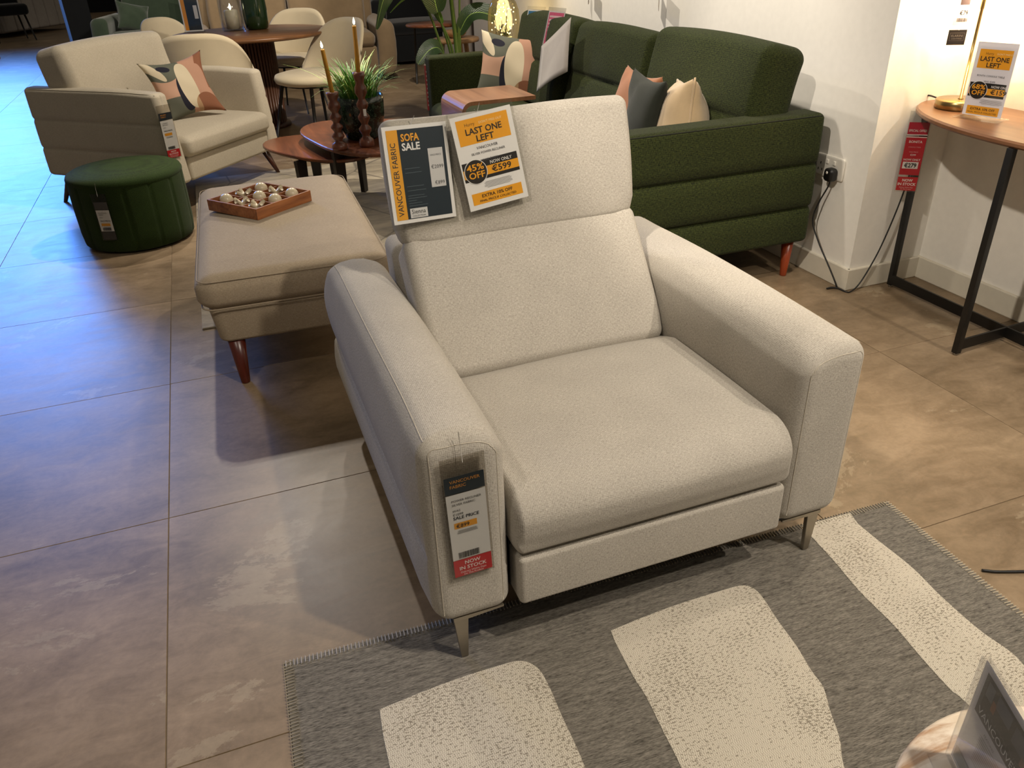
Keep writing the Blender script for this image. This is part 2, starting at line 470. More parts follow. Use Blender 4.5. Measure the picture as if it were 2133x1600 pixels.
def mat_floor():
    t = NT('stone_porcelain'); ob = t.co()
    oi = t.n('ShaderNodeObjectInfo').outputs['Random']
    off = t.n('ShaderNodeCombineXYZ', i={0: t.math('MULTIPLY', oi, 37.), 1: t.math('MULTIPLY', oi, 91.), 2: 0.})
    v = t.n('ShaderNodeVectorMath', operation='ADD', i={0: ob, 1: off.outputs[0]}).outputs[0]
    n1 = t.noise(v, 2.2, 6, .62, .4); n2 = t.noise(t.scale(v, (1, 2.2, 1)), 7, 6, .7, .8); n3 = t.noise(v, 60, 3, .6)
    f = t.math('ADD', t.math('MULTIPLY', n1, .6), t.math('MULTIPLY', n2, .4))
    c = t.mix(t.ramp(f, .38, .62), lin('#6b5a44'), lin('#937f66'))
    patch = t.ramp(t.noise(t.scale(v, (1, 1.6, 1)), 1.7, 9, .72, .3), .60, .615)
    c = t.mix(t.math('MULTIPLY', patch, .45), c, lin('#a09178'))
    pit = t.ramp(t.noise(t.scale(v, (1, 3, 1)), 9, 5, .8, 1.), .69, .74)
    c = t.mix(t.math('MULTIPLY', pit, .35), c, lin('#5d4d3b'))
    nd = t.n('ShaderNodeVectorMath', operation='SCALE', i={0: c, 'Scale': t.math('MULTIPLY', t.ramp(n3, .3, .7, .92, 1.08), t.ramp(oi, 0, 1, .95, 1.05))})
    t.set('Base Color', nd.outputs[0]); t.set('Roughness', t.ramp(n2, .3, .7, .38, .44)); t.set('Specular IOR Level', .45)
    t.bump(t.math('ADD', n3, t.math('MULTIPLY', patch, -.3)), .035, .001)
    return t.m
m_tile = mat_floor()
m_grout = M_plain('grout', '#75654f', .9)

def mat_rug_grey():
    t = NT('grey_melange_weave'); uv = t.co('Object')
    a = t.noise(t.scale(uv, (70, 480, 1)), 1, 3, .7); b = t.noise(t.scale(uv, (18, 120, 1)), 1, 3, .6)
    f = t.ramp(t.math('ADD', t.math('MULTIPLY', a, .65), t.math('MULTIPLY', b, .35)), .34, .66)
    t.set('Base Color', t.mix(f, lin('#35322c'), lin('#8a847a'))); t.set('Roughness', .95); t.set('Specular IOR Level', .1)
    t.set('Sheen Weight', .2); t.bump(a, .5, .002); return t.m
def mat_rug_cream():
    t = NT('cream_looped_weave'); ob = t.co('Object'); x, y, _ = t.sep(ob)
    a = t.math('SINE', t.math('ADD', t.math('MULTIPLY', x, 1500.), t.math('MULTIPLY', t.math('SINE', t.math('MULTIPLY', y, 900.)), 1.2)))
    b = t.math('SINE', t.math('MULTIPLY', y, 1250.))
    h = t.math('ADD', t.math('MULTIPLY', t.math('MULTIPLY', a, b), .5), .5)
    c = t.mix(h, lin('#9c9382'), lin('#e0d9ca'))
    n = t.noise(t.scale(ob, (130, 300, 1)), 1, 2, .6); n2 = t.noise(ob, 5, 2)
    fl = t.math('MULTIPLY', t.ramp(t.math('ADD', n, t.math('MULTIPLY', t.math('SUBTRACT', n2, .5), .35)), .555, .60), .7)
    c = t.mix(fl, c, lin('#6b6253'))
    t.set('Base Color', c); t.set('Roughness', .95); t.set('Specular IOR Level', .1); t.bump(h, .5, .002); return t.m
def mat_rug_marble():
    t = NT('beige_marbled_pile'); ob = t.co('Object')
    n = t.noise(t.scale(ob, (1.2, 3, 1), rot=(0, 0, .5)), 3, 6, .65, 1.2)
    c = t.mix(t.ramp(n, .32, .66), lin('#7d7262'), lin('#c4b89e'))
    v = t.n('ShaderNodeTexVoronoi', feature='DISTANCE_TO_EDGE', i={'Scale': 2.0}); t.t.links.new(t.scale(ob, (1, .8, 1), rot=(0, 0, .6)), v.inputs['Vector'])
    c = t.mix(t.math('MULTIPLY', t.ramp(v.outputs[0], .006, .014, 1, 0), .75), c, lin('#51483a'))
    t.set('Base Color', c); t.set('Roughness', .7); t.set('Sheen Weight', .5); t.set('Specular IOR Level', .2)
    t.bump(t.noise(ob, 300, 2), .3, .002); return t.m
def mat_marble():
    t = NT('veined_marble'); ob = t.co('Object')
    n = t.noise(ob, 4, 6, .6, 1.5)
    v = t.noise(t.scale(ob, (1, 3.5, 1), rot=(0, 0, -1.0)), 3.5, 7, .62, 1.8)
    c = t.mix(t.ramp(n, .35, .65), lin('#e5dccd'), lin('#cdbba2'))
    c = t.mix(t.ramp(v, .50, .62), c, lin('#ab8a6c'))
    t.set('Base Color', c); t.set('Roughness', .15); t.set('Coat Weight', .3); return t.m
def mat_abstract():
    """printed cushion cover: flat curved blocks of colour on UV"""
    t = NT('abstract_print'); uv = t.co('UV'); x, y, _ = t.sep(uv)
    def ell(cx, cy, rx_, ry_, rot=0):
        dx = t.math('SUBTRACT', x, cx); dy = t.math('SUBTRACT', y, cy); c, s = math.cos(rot), math.sin(rot)
        a = t.math('DIVIDE', t.math('ADD', t.math('MULTIPLY', dx, c), t.math('MULTIPLY', dy, s)), rx_)
        b = t.math('DIVIDE', t.math('SUBTRACT', t.math('MULTIPLY', dy, c), t.math('MULTIPLY', dx, s)), ry_)
        return t.math('LESS_THAN', t.math('ADD', t.math('MULTIPLY', a, a), t.math('MULTIPLY', b, b)), 1.)
    def AND(a, b): return t.math('MULTIPLY', a, b)
    def NOT(a): return t.math('SUBTRACT', 1., a)
    P, K, G, D, CR, RU = map(lin, ('#bb917a', '#c8a088', '#66685c', '#2c2c36', '#d6c9ad', '#8c5e47'))
    c = t.mix(1., P, P)
    c = t.mix(t.math('LESS_THAN', x, .52), c, K)
    c = t.mix(ell(.22, .92, .34, .30), c, G)
    c = t.mix(ell(.0, 1.0, .09, .42, .55), c, CR)
    c = t.mix(ell(.27, .86, .105, .06, -.1), c, D)
    c = t.mix(t.math('LESS_THAN', t.math('ADD', y, t.math('MULTIPLY', x, .12)), .37), c, G)
    c = t.mix(AND(t.math('GREATER_THAN', x, .52), t.math('LESS_THAN', y, .6)), c, P)
    c = t.mix(ell(1.0, .80, .17, .42), c, RU)
    c = t.mix(ell(.80, .55, .16, .30), c, P)
    c = t.mix(ell(.47, .38, .13, .34), c, D)
    c = t.mix(ell(.56, .50, .155, .44, .05), c, CR)
    c = t.mix(AND(t.math('GREATER_THAN', x, .63), t.math('GREATER_THAN', y, .30)), c, c)
    c = t.mix(AND(ell(.80, .10, .22, .22), t.math('GREATER_THAN', x, .60)), c, RU)
    c = t.mix(AND(ell(.80, .10, .22, .22), AND(t.math('GREATER_THAN', x, .56), t.math('LESS_THAN', x, .66))), c, lin('#b08e6c'))
    wv = t.noise(t.scale(uv, (500, 160, 1)), 1, 2); 
    nd = t.n('ShaderNodeVectorMath', operation='SCALE', i={0: c, 'Scale': t.ramp(wv, .3, .7, .9, 1.1)})
    t.set('Base Color', nd.outputs[0]); t.set('Roughness', .9); t.set('Specular IOR Level', .15); t.bump(wv, .3, .001); return t.m
m_abs = mat_abstract()
def mat_planter():
    t = NT('dark_floral_glaze'); ob = t.co('Object')
    v = t.n('ShaderNodeTexVoronoi', i={'Scale': 26.0}); t.t.links.new(t.scale(ob, (1, 1, .7)), v.inputs['Vector'])
    n = t.noise(ob, 18, 5, .7, 2)
    c = t.mix(t.ramp(n, .48, .58), lin('#0c1712'), lin('#26382c'))
    c = t.mix(t.math('MULTIPLY', t.ramp(v.outputs[0], .12, .2, 1, 0), t.math('GREATER_THAN', n, .52)), c, lin('#7a4a1c'))
    c = t.mix(t.math('MULTIPLY', t.ramp(t.noise(ob, 45, 3, .7, 3), .6, .65), .6), c, lin('#6d7c68'))
    t.set('Base Color', c); t.set('Roughness', .18); return t.m
def mat_leaf(name, a, b, vein=22):
    t = NT(name); uv = t.co('UV'); x, y, _ = t.sep(uv)
    rib = t.math('SINE', t.math('MULTIPLY', t.math('SUBTRACT', y, t.math('MULTIPLY', t.math('ABSOLUTE', t.math('SUBTRACT', x, .5)), .5)), 2*PI*vein))
    c = t.mix(t.ramp(rib, -1, 1), lin(a), lin(b)); mid = t.math('LESS_THAN', t.math('ABSOLUTE', t.math('SUBTRACT', x, .5)), .02)
    c = t.mix(mid, c, lin('#7c9a4c'))
    t.set('Base Color', c); t.set('Roughness', .4); t.bump(rib, .3, .002); return t.m
m_leaf = mat_leaf('banana_leaf', '#1d3018', '#2d4526'); m_leaf2 = mat_leaf('young_banana_leaf', '#4f7a26', '#628f30')
m_stem = M_plain('green_stem', '#41581f', .45); m_grass = M_plain('grass_blade', '#416f1c', .5, noise=.25); m_grass2 = M_plain('pale_grass_blade', '#8aa24e', .5)

# ================================================================= setting
T = .808; TX0 = -.3265; TY0 = 1.116
fl = MB(); fl.box(-9, 9, -2, 25, -.05, -.0025)
floor = struct(fl.build('floor', m_grout))
tm = None
cnt = 0
for i in range(-6, 5):
    for j in range(-2, 20):
        x = TX0+T*i; y = TY0+T*j
        # keep the tiles the camera can plausibly see
        if y > 8 and i < -5+0: pass
        if cnt >= 299: break
        if x < -.35-.42*max(0, y+2) or x > 2.75+.35*max(0, y-2): continue
        if tm is None:
            t_ = MB(); g = .0011
            t_.prism([(g, g), (T-g, g), (T-g, T-g), (g, T-g)], -.010, 0, bev=.0008)
            to = t_.build('tile', m_tile, floor); tm = to.data
        else:
            to = bpy.data.objects.new('tile', tm); C.objects.link(to); to.parent = floor
        to.location = (x, y, 0); cnt += 1
# beyond the single tiles the same floor runs on to the far showroom
f2 = MB(); f2.box(-9, 9, 11.6, 25, -.0024, -.0008); far = f2.build('far_floor_tiles', m_tile, floor); far['kind'] = 'stuff'

wm = MB(); wm.box(2.38, 2.9, 2.43, 7.4, 0, 3.0); struct(wm.build('wall_right', m_wall))
wm = MB(); wm.box(2.754, 2.9, -1.6, 2.43, 0, 3.0); struct(wm.build('wall_alcove', m_wall))
wm = MB(); wm.box(2.9, 9, 12.6, 12.75, 0, 3.0); wm.box(2.9, 3.0, 7.25, 12.6, 0, 3); struct(wm.build('wall_back', m_wall))
wm = MB(); wm.box(-9, 3.0, 24.6, 24.8, 0, 3.0); struct(wm.build('wall_far', m_charcoal))
def skirt(name, poly):
    b = MB(); b.prism(poly, 0, .094, bev=.004); return struct(b.build(name, m_base))
skirt('baseboard_right', [(2.366, 2.418), (2.381, 2.418), (2.381, 7.4), (2.366, 7.4)])
skirt('baseboard_return', [(2.3665, 2.416), (2.742, 2.416), (2.742, 2.431), (2.3665, 2.431)])
skirt('baseboard_alcove', [(2.741, -1.6), (2.755, -1.6), (2.755, 2.431), (2.741, 2.431)])

# ================================================================= recliner
R = thing('recliner', 'pale silver woven fabric recliner armchair with raised headrest, in the foreground', 'armchair', (.722, 1.7, 0), world=True)
def arm(xa, xb, sgn):
    """sgn -1: outer face on the low x side"""
    def wp(P):
        P = P.copy(); x, y, z = P[:, 0].copy(), P[:, 1].copy(), P[:, 2].copy()
        tz = (z-.127)/.443
        # back edge leans forward towards the top
        back = np.clip((y-1.7)/.57, 0, 1); P[:, 1] -= back*.14*np.clip((z-.40)/.17, 0, 1)**1.5
        # crowned top, softer at the ends
        P[:, 2] += .012*np.sin(np.clip((x-xa)/(xb-xa), 0, 1)*PI)*np.clip((z-.5)/.07, 0, 1)
        P[:, 2] += .010*np.sin(np.clip((y-1.14)/1.0, 0, 1)*PI)*np.clip((z-.45)/.1, 0, 1)
        # outer face: two padded panels with a channel between
        xo = xa if sgn < 0 else xb
        wgt = np.clip(1-np.abs(x-xo)/.05, 0, 1)*np.clip((y-1.16)/.08, 0, 1)
        ch = np.exp(-((z-.300)/.009)**2)
        bul = np.sin(np.clip((z-.30)/.26, 0, 1)*PI)*.014 + np.sin(np.clip((z-.13)/.17, 0, 1)*PI)*.010
        P[:, 0] += sgn*wgt*(bul-.010*ch)
        # inner face swells into the seat
        xi = xb if sgn < 0 else xa
        wi = np.clip(1-np.abs(x-xi)/.05, 0, 1)*np.clip((y-1.16)/.1, 0, 1)*np.clip((2.0-y)/.3, 0, 1)
        P[:, 0] += -sgn*wi*.016*np.sin(np.clip((z-.2)/.36, 0, 1)*PI)
        # inner top edge rolls over softly
        ti = np.clip(1-np.abs(x-xi)/.10, 0, 1); P[:, 2] -= .030*ti**2*np.clip((z-.48)/.09, 0, 1)
        # bottom tucks in a little
        P[:, 0] += -sgn*.012*np.clip((.17-z)/.05, 0, 1)*np.clip(1-np.abs(x-xo)/.06, 0, 1)
        return P
    b = MB(); b.rbox(xa, xb, 1.140, 2.272, .127, .572, (.036, .030, .036), .035, {'z': [.282, .291, .296, .300, .304, .309, .318]}, wp, cs=5)
    return b
aL = arm(.222, .388, -1).build('armrest', m_recl, R)
aR = arm(1.054, 1.222, 1).build('armrest', m_recl, R)
def arm_seam(xa, xb, sgn, parent):
    b = MB(); xo = xa if sgn < 0 else xb; xi = xb if sgn < 0 else xa
    top = .574
    # long seam along the outer top edge
    b.tube(snap(spl([(xo-sgn*.012, 1.160, top), (xo-sgn*.010, 1.35, top+.012), (xo-sgn*.010, 1.7, top+.012), (xo-sgn*.010, 2.0, top+.01), (xo-sgn*.014, 2.11, top)], 10, False), parent, .0002), .0012, 6)
    # seam round the front panel
    pts = [(xo-sgn*.012, 1.13, .15), (xo-sgn*.012, 1.13, .50), (xo-sgn*.014, 1.13, top-.014), (xo-sgn*.05, 1.13, top-.008), (xi+sgn*.045, 1.13, top-.014), (xi+sgn*.016, 1.13, top-.045), (xi+sgn*.012, 1.13, .48), (xi+sgn*.012, 1.13, .15)]
    b.tube(snap(spl(pts, 10, False), parent, .0000), .0011, 6)
    return b.build('seam', m_recl_seam, parent)
arm_seam(.222, .388, -1, aL); arm_seam(1.054, 1.222, 1, aR)
def seat_w(P):
    P = P.copy(); x, y, z = P.T.copy(); u = np.clip((x-.39)/.664, 0, 1); v = np.clip((y-1.11)/.6, 0, 1)
    P[:, 2] += .016*np.sin(u*PI)**.7*np.sin(np.clip(v*.9+.1, 0, 1)*PI)*np.clip((z-.33)/.06, 0, 1)
    fr = np.clip((1.2-y)/.06, 0, 1)*np.clip((.345-z)/.05, 0, 1)
    P[:, 1] += (1.1235-P[:, 1])*.86*fr*np.clip((z-.2655)/.010, 0, 1)
    P[:, 1] -= .010*np.sin(u*PI)**.6*np.sin(np.clip((z-.27)/.14, 0, 1)*PI)*np.clip((1.2-y)/.08, 0, 1)
    P[:, 2] -= .03*np.clip((y-1.62)/.08, 0, 1)*np.clip((z-.36)/.04, 0, 1)
    P[:, 2] += .003*np.sin(9*x+4*y)*np.clip((z-.36)/.03, 0, 1)
    return P
b = MB(); b.rbox(.391, 1.052, 1.118, 1.76, .262, .412, (.022, .075, .062), .035, None, seat_w, cs=9); b.build('seat_cushion', m_recl, R)
b = MB(); b.rbox(.402, 1.044, 1.127, 1.20, .136, .2605, (.012, .012, .010), .05); b.build('footrest_panel', m_recl, R)
b = MB(); b.box(.40, 1.045, 1.19, 2.1, .14, .27); b.build('seat_base', m_darkplate, R)
# lower back cushion, leaning
def back_w(P):
    P = P.copy(); x, y, z = P.T.copy(); u = np.clip((x+.33)/.66, 0, 1)
    P[:, 1] -= .020*np.sin(u*PI)**.6*np.sin(np.clip(z/.39, 0, 1)*PI)*np.clip((.02-y)/.04, 0, 1)
    P[:, 0] *= 1-.03*np.clip((.08-z)/.08, 0, 1)
    return P
b = MB(); b.rbox(-.328, .328, -.02, .12, 0, .385, (.03, .035, .03), .035, None, back_w, xf=tr(.716, 1.668, .388)@rx(-math.radians(37)), cs=5); b.build('back_cushion', m_recl, R)
def head_w(P):
    P = P.copy(); x, y, z = P.T.copy(); u = np.clip((x+.33)/.66, 0, 1)
    P[:, 1] -= .016*np.sin(u*PI)**.6*np.sin(np.clip(z/.31, 0, 1)*PI)*np.clip((.02-y)/.04, 0, 1)
    P[:, 0] *= 1+.022*np.sin(np.clip(z/.31, 0, 1)*PI*.9)-.045*np.clip((.05-z)/.05, 0, 1)
    P[:, 2] += .004*np.sin(x*9)*np.clip((z-.28)/.03, 0, 1)
    crease = np.exp(-((np.abs(x)-.30)/.02)**2)*np.clip((.045-z)/.03, 0, 1)
    P[:, 1] += .010*crease
    return P
b = MB(); b.rbox(-.328, .328, -.02, .085, 0, .318, (.026, .034, .026), .03, None, head_w, xf=tr(.712, 1.880, .668)@rx(-math.radians(14)), cs=5)
hd = b.build('headrest', m_recl, R)
# padded outer back behind the cushions
def shell_w(P):
    P = P.copy(); z = P[:, 2].copy(); P[:, 1] += .10*np.clip((z-.2)/.4, 0, 1)
    return P
b = MB(); b.rbox(.412, 1.032, 2.06, 2.20, .14, .582, .03, .06, None, shell_w); b.build('back_panel', m_recl, R)
# metal legs: blade plus corner plate
def rleg(x, y, s, f):
    b = MB(); e = -.118 if f > 0 else -.127
    b.prism([(0, 0), (.033*s, 0), (.026*s, e), (.011*s, e)][::(1 if s < 0 else -1)], -.010, .002, xf=tr(x, y, .127)@rx(PI/2), bev=.0012)
    b.prism([(0, 0), (.11*s, 0), (.11*s, -.005), (.033*s, -.010), (0, -.010)][::(1 if s < 0 else -1)], 0, .006, xf=tr(x, y, .131)@rx(PI/2))
    return b.build('leg', m_steel, R)
rleg(.262, 1.158, 1, 1); rleg(1.182, 1.158, -1, 1); rleg(.262, 2.22, 1, -1); rleg(1.182, 2.22, -1, -1)
# dark frame under arms
for xa, xb in ((.245, .385), (1.06, 1.2)):
    b = MB(); b.box(xa, xb, 1.18, 2.24, .119, .130); b.build('under_frame', m_darkplate, R)

# ================================================================= footstool + tray
F = thing('footstool', 'taupe fabric footstool with tapered dark red legs, carrying the wooden tray', 'footstool', (.183, 3.165, 0), -.035)
def soft_top(amp, x0, x1, y0, y1, zt, zz=.05):
    def w_(P):
        P = P.copy(); x, y, z = P.T.copy()
        P[:, 2] += amp*(np.sin(np.clip((x-x0)/(x1-x0), 0, 1)*PI)*np.sin(np.clip((y-y0)/(y1-y0), 0, 1)*PI))**.6*np.clip((z-zt+zz)/zz, 0, 1)
        bul = np.sin(np.clip((z-(zt-.12))/.12, 0, 1)*PI)*.012
        P[:, 0] += np.sign(x-(x0+x1)/2)*bul*np.clip((np.abs(x-(x0+x1)/2)-(x1-x0)/2+.03)/.03, 0, 1)
        P[:, 1] += np.sign(y-(y0+y1)/2)*bul*np.clip((np.abs(y-(y0+y1)/2)-(y1-y0)/2+.03)/.03, 0, 1)
        return P
    return w_
b = MB(); b.rbox(-.318, .318, -.60, .60, .298, .420, (.055, .055, .042), .05, None, soft_top(.018, -.318, .318, -.6, .6, .418), cs=5); cu = b.build('cushion', m_stool, F)
def loop(x0, x1, y0, y1, z, r):
    P = []
    for cx_, cy_, a0 in ((x1-r, y1-r, 0), (x0+r, y1-r, PI/2), (x0+r, y0+r, PI), (x1-r, y0+r, 1.5*PI)):
        for k in range(6): a = a0+PI/2*k/5; P.append((cx_+r*math.cos(a), cy_+r*math.sin(a), z))
    return P
b = MB(); b.tube(loop(-.316, .316, -.598, .598, .407, .05), .0016, 6, True); b.tube(loop(-.318, .318, -.6, .6, .312, .05), .0028, 6, True); b.build('piping', m_stool, cu)
def taper_in(P):
    P = P.copy(); k = np.clip((.30-P[:, 2])/.13, 0, 1); P[:, 0] *= 1-.05*k; P[:, 1] *= 1-.03*k; return P
b = MB(); b.rbox(-.300, .300, -.585, .585, .168, .312, (.04, .04, .02), .06, None, taper_in, cs=5); b.build('base', m_stool, F)
for sx in (-1, 1):
    for sy in (-1, 1):
        b = MB()
        z0 = .0085 if sy > 0 else 0
        b.lathe([(.0, z0), (.0150, z0), (.0162, z0+.004), (.0300, .172), (.0, .172)], 20, xf=tr(.236*sx, .535*sy, 0)@Matrix(((1, 0, .06*-sx*0, 0), (0, 1, 0, 0), (0, 0, 1, 0), (0, 0, 0, 1)))); b.build('leg', m_redwood, F)

TR = thing('tray', 'square acacia wood tic-tac-toe tray with nine compartments, on the taupe footstool', 'game board', (.118, 3.292, .437), math.radians(37))
b = MB(); h_ = .143; tk = .008; ht = .044
b.box(-h_, h_, -h_, -h_+tk, 0, ht, bev=.0015); b.build('side', m_acacia, TR)
b = MB(); b.box(-h_, h_, h_-tk, h_, 0, ht, bev=.0015); b.build('side', m_acacia, TR)
for s in (-1, 1):
    b = MB(); b.box(s*(h_-tk/2)-tk/2, s*(h_-tk/2)+tk/2, -h_+tk, h_-tk, 0, ht, bev=.0015); b.build('side', m_acacia, TR)
b = MB(); b.box(-h_+tk, h_-tk, -h_+tk, h_-tk, .002, .008); b.build('bottom', m_acacia, TR)
for k in (-1, 1):
    b = MB(); q = k*(h_-tk)/3; b.box(q-.0025, q+.0025, -h_+tk, h_-tk, .008, ht-.004); b.build('divider', m_acacia, TR)
    b = MB(); b.box(-h_+tk, h_-tk, q-.0025, q+.0025, .008, ht-.0045); b.build('divider', m_acacia, TR)
cell = (h_-tk)*2/3
def cellpos(i, j):
    p = rz(math.radians(37))@Vector((i*cell, j*cell, 0)); return (.118+p.x, 3.292+p.y, .4455)
# local +x points right-away, +y left-away after the turn
balls = {(-1, 1): 'nearest the left corner', (0, 0): 'in the centre compartment', (1, 1): 'in the far corner compartment', (0, -1): 'in the middle of the near right side', (1, -1): 'nearest the right corner'}
bd = None
for (i, j), where in balls.items():
    if bd is None:
        b = MB(); b.lathe([(.0001, 0)]+[(.029*math.sin(PI*k/14), .029-.029*math.cos(PI*k/14)) for k in range(1, 14)]+[(.0001, .058)], 24, cap=False); o = b.build('ball', m_bone); bd = o.data
    else: o = bpy.data.objects.new('ball', bd); C.objects.link(o)
    o.location = cellpos(i, j); o.scale = (.90, .90, .90)
    tag(o, 'ivory ball %s of the wooden tray' % where, 'ball', 'ivory balls in the tray')
xd = None
for (i, j), where in {(0, 1): 'in the far left side compartment', (1, 0): 'in the far right side compartment', (-1, 0): 'beside the ball nearest the left corner', (-1, -1): 'in the near corner compartment'}.items():
    if xd is None:
        b = MB()
        for a in (0, PI/2):
            for s in (-1, 1):
                e = Vector((math.cos(a)*.026*s, math.sin(a)*.026*s, .034)); b.tube([(0, 0, .016), tuple(e)], .0065, 10)
                e = Vector((math.cos(a+PI/4)*.022*s, math.sin(a+PI/4)*.022*s, .006)); b.tube([(0, 0, .016), tuple(e)], .006, 10)
        o = b.build('cross_piece', m_bone); xd = o.data
    else: o = bpy.data.objects.new('cross_piece', xd); C.objects.link(o)
    o.location = cellpos(i, j); o.rotation_euler = (0, 0, i*.7+j*.4); o.scale = (1.25, 1.25, 1.2)
    tag(o, 'ivory cross game piece %s of the wooden tray' % where, 'game piece', 'ivory crosses in the tray')

# ================================================================= green pouf
P_ = thing('pouf', 'round forest green wool pouf with vertical seams, in front of the beige loveseat', 'pouf', (-.478, 4.545, 0))
def fl_(n, d):
    return lambda a: 1-d*math.exp(-((((a*n/(2*PI)) % 1)-.5)/.035)**2)
b = MB(); b.lathe([(.0, .012), (.262, .012), (.272, .022), (.278, .08), (.280, .2), (.279, .33), (.277, .345)], 168, cap=False, flute=fl_(14, .022)); b.build('side', m_pouf, P_)
b = MB(); b.lathe([(.276, .336), (.281, .345), (.281, .354), (.275, .368), (.255, .379), (.2, .386), (.1, .390), (.001, .391)], 96, cap=False); b.build('top', m_pouf, P_)
b = MB(); b.lathe([(.15, 0), (.24, 0), (.24, .014), (.15, .014)], 40); b.build('plinth', m_black, P_)

# ================================================================= hanging tags
def tag_strip(name, label, w, h, title, lines_, price, stock, loc, rot, scale=1., dark=NAVY, foot=None):
    g = thing(name, label, 'price tag', loc, rot[2])
    g.rotation_euler = rot
    s = Sheet(); top = h*.5
    s.rect(-w/2+.004, top-.035-.044, w-.008, .038, dark, 1)
    s.rect(-w/2+.004, -top+.045+.002, w-.008, h-.045-.079-.004, PAPER, 1)
    y = top-.055
    for i, tline in enumerate(title): s.text(tline, -w/2+.014, y-.011*i, .0068, '#c98a3c', al='L', bold=.01)
    y = top-.098
    for k, (tx, sz, cc, bo) in enumerate(lines_):
        s.text(tx, -w/2+.014, y, sz, cc, al='L', bold=bo); y -= sz*1.75
    s.rect(-w/2+.014, y-.010, .045, .014, '#e09a28', 2); s.text(price, -w/2+.018, y-.0075, .0085, INK, al='L', bold=.01)
    s.lines(-w/2+.016, y-.015, .046, 5, .0018)
    s.bars(-w/2+.016, -top+.050, .042, .015)
    if stock:
        s.rect(-w/2+.004, -top+.004, w-.008, .042, RED, 1)
        s.text('NOW', 0, -top+.033, .0085, '#f3e8e4', bold=.015); s.text('IN STOCK', 0, -top+.0205, .0085, '#f3e8e4', bold=.015)
        s.text('Delivery Within Days', 0, -top+.0125, .0042, '#f3e8e4'); s.text('On This Product', 0, -top+.0065, .0042, '#f3e8e4')
    else:
        s.rect(-w/2+.004, -top+.004, w-.008, .042, foot or '#2a2826', 1)
    s.build('card', g)
    b = MB(); b.box(-w/2, w/2, .0004, .0012, -h/2, h/2); b.build('sleeve_back', m_swatchcard, g)
    b = MB(); b.box(-w/2, w/2, -.0028, -.0024, -h/2, h/2); b.build('sleeve', m_clear, g)
    b = MB(); b.tube([(0, -.003, h/2-.012), (0, -.001, h/2+.02), (0, .004, h/2+.05)], .0006, 5); b.build('string', m_thread, g)
    return g
m_swatchcard = M_clear('sleeve_film', (.82, .80, .77), .0, .3)
tag_strip('price_tag', 'price tag with red NOW IN STOCK hanging on the left arm of the pale recliner', .085, .285, ('VANCOUVER', 'FABRIC'),
          [('POWER RECLINER', .0050, '#3a3a3a', 0), ('SILVER FABRIC', .0050, '#3a3a3a', 0), ('', .003, INK, 0), ('WAS', .0050, '#3a3a3a', 0), ('\u20ac1099', .0054, '#3a3a3a', 0), ('SALE PRICE', .0072, '#232b33', .012)],
          '\u20ac899', True, (.303, 1.1315, .400), (0, math.radians(-1.5), 0))

# big sale cards over the headrest
def pocket(name, label, w, h, loc, tilt, roll, yaw, fill):
    g = thing(name, label, 'sign', loc)
    g.rotation_euler = (tr(0, 0, 0)@rz(yaw)@rx(tilt)@ry(roll)).to_euler()
    s = Sheet(); s.rect(0, 0, w, h, '#e4e2e0', 0); fill(s); s.build('card', g)
    b = MB(); b.box(-.006, w+.006, .0016, .003, -.014, h+.012); b.build('sleeve_back', m_clear, g)
    b = MB(); b.box(-.006, w+.006, -.0040, -.0034, -.014, h+.012); b.build('sleeve', m_clear, g)
    b = MB(); b.tube([(w*.42, -.002, h+.008), (w*.46, .004, h-.002), (w*.52, -.002, h+.02)], .0008, 5); b.build('string', m_thread, g)
    return g
W1, H1 = .163, .228
def sofa_sale(s):
    s.rect(.009, .009, W1-.018, H1-.018, NAVY, 1); s.rect(.009, .009, .028, H1-.018, '#e0a02e', 2)
    s.text('SOFA', .044, H1-.036, .0165, '#e8a433', w=.046, al='L', bold=.03); s.text('SALE', .044, H1-.057, .0165, '#e6e4e2', w=.046, al='L', bold=.03)
    s.text('VANCOUVER FABRIC', .0285, .018, .0135, '#33363a', w=.172, al='L', rot=PI/2, bold=.005)
    s.rect(.108, .078, .038, .092, '#c9c8c8', 2)
    s.text('SALE PRICE', .127, .152, .004, '#55575a'); s.text('\u20ac2099', .128, .122, .0085, '#3a3c3e', w=.031); s.text('\u20ac899', .130, .084, .0085, '#3a3c3e', w=.025)
    r = random.Random(5)
    for yy in (.128, .118, .086, .076, .064, .058, .052, .046, .040): s.rect(.044, yy, .02+.03*r.random(), .0010, '#5d6a72', 3)
    s.rect(.044, .011, .045, .023, '#cfcfcf', 3); s.text('Sienna', .066, .021, .0105, INK, w=.036, layer=4); s.text('COLLECTION', .066, .0135, .0042, INK, w=.034, layer=4)
pocket('sale_sign', 'navy and gold SOFA SALE sign in a clear sleeve on the left of the headrest', W1, H1, (.366, 1.848, .747), math.radians(-11), math.radians(1.5), math.radians(6), sofa_sale)
W2, H2 = .158, .226
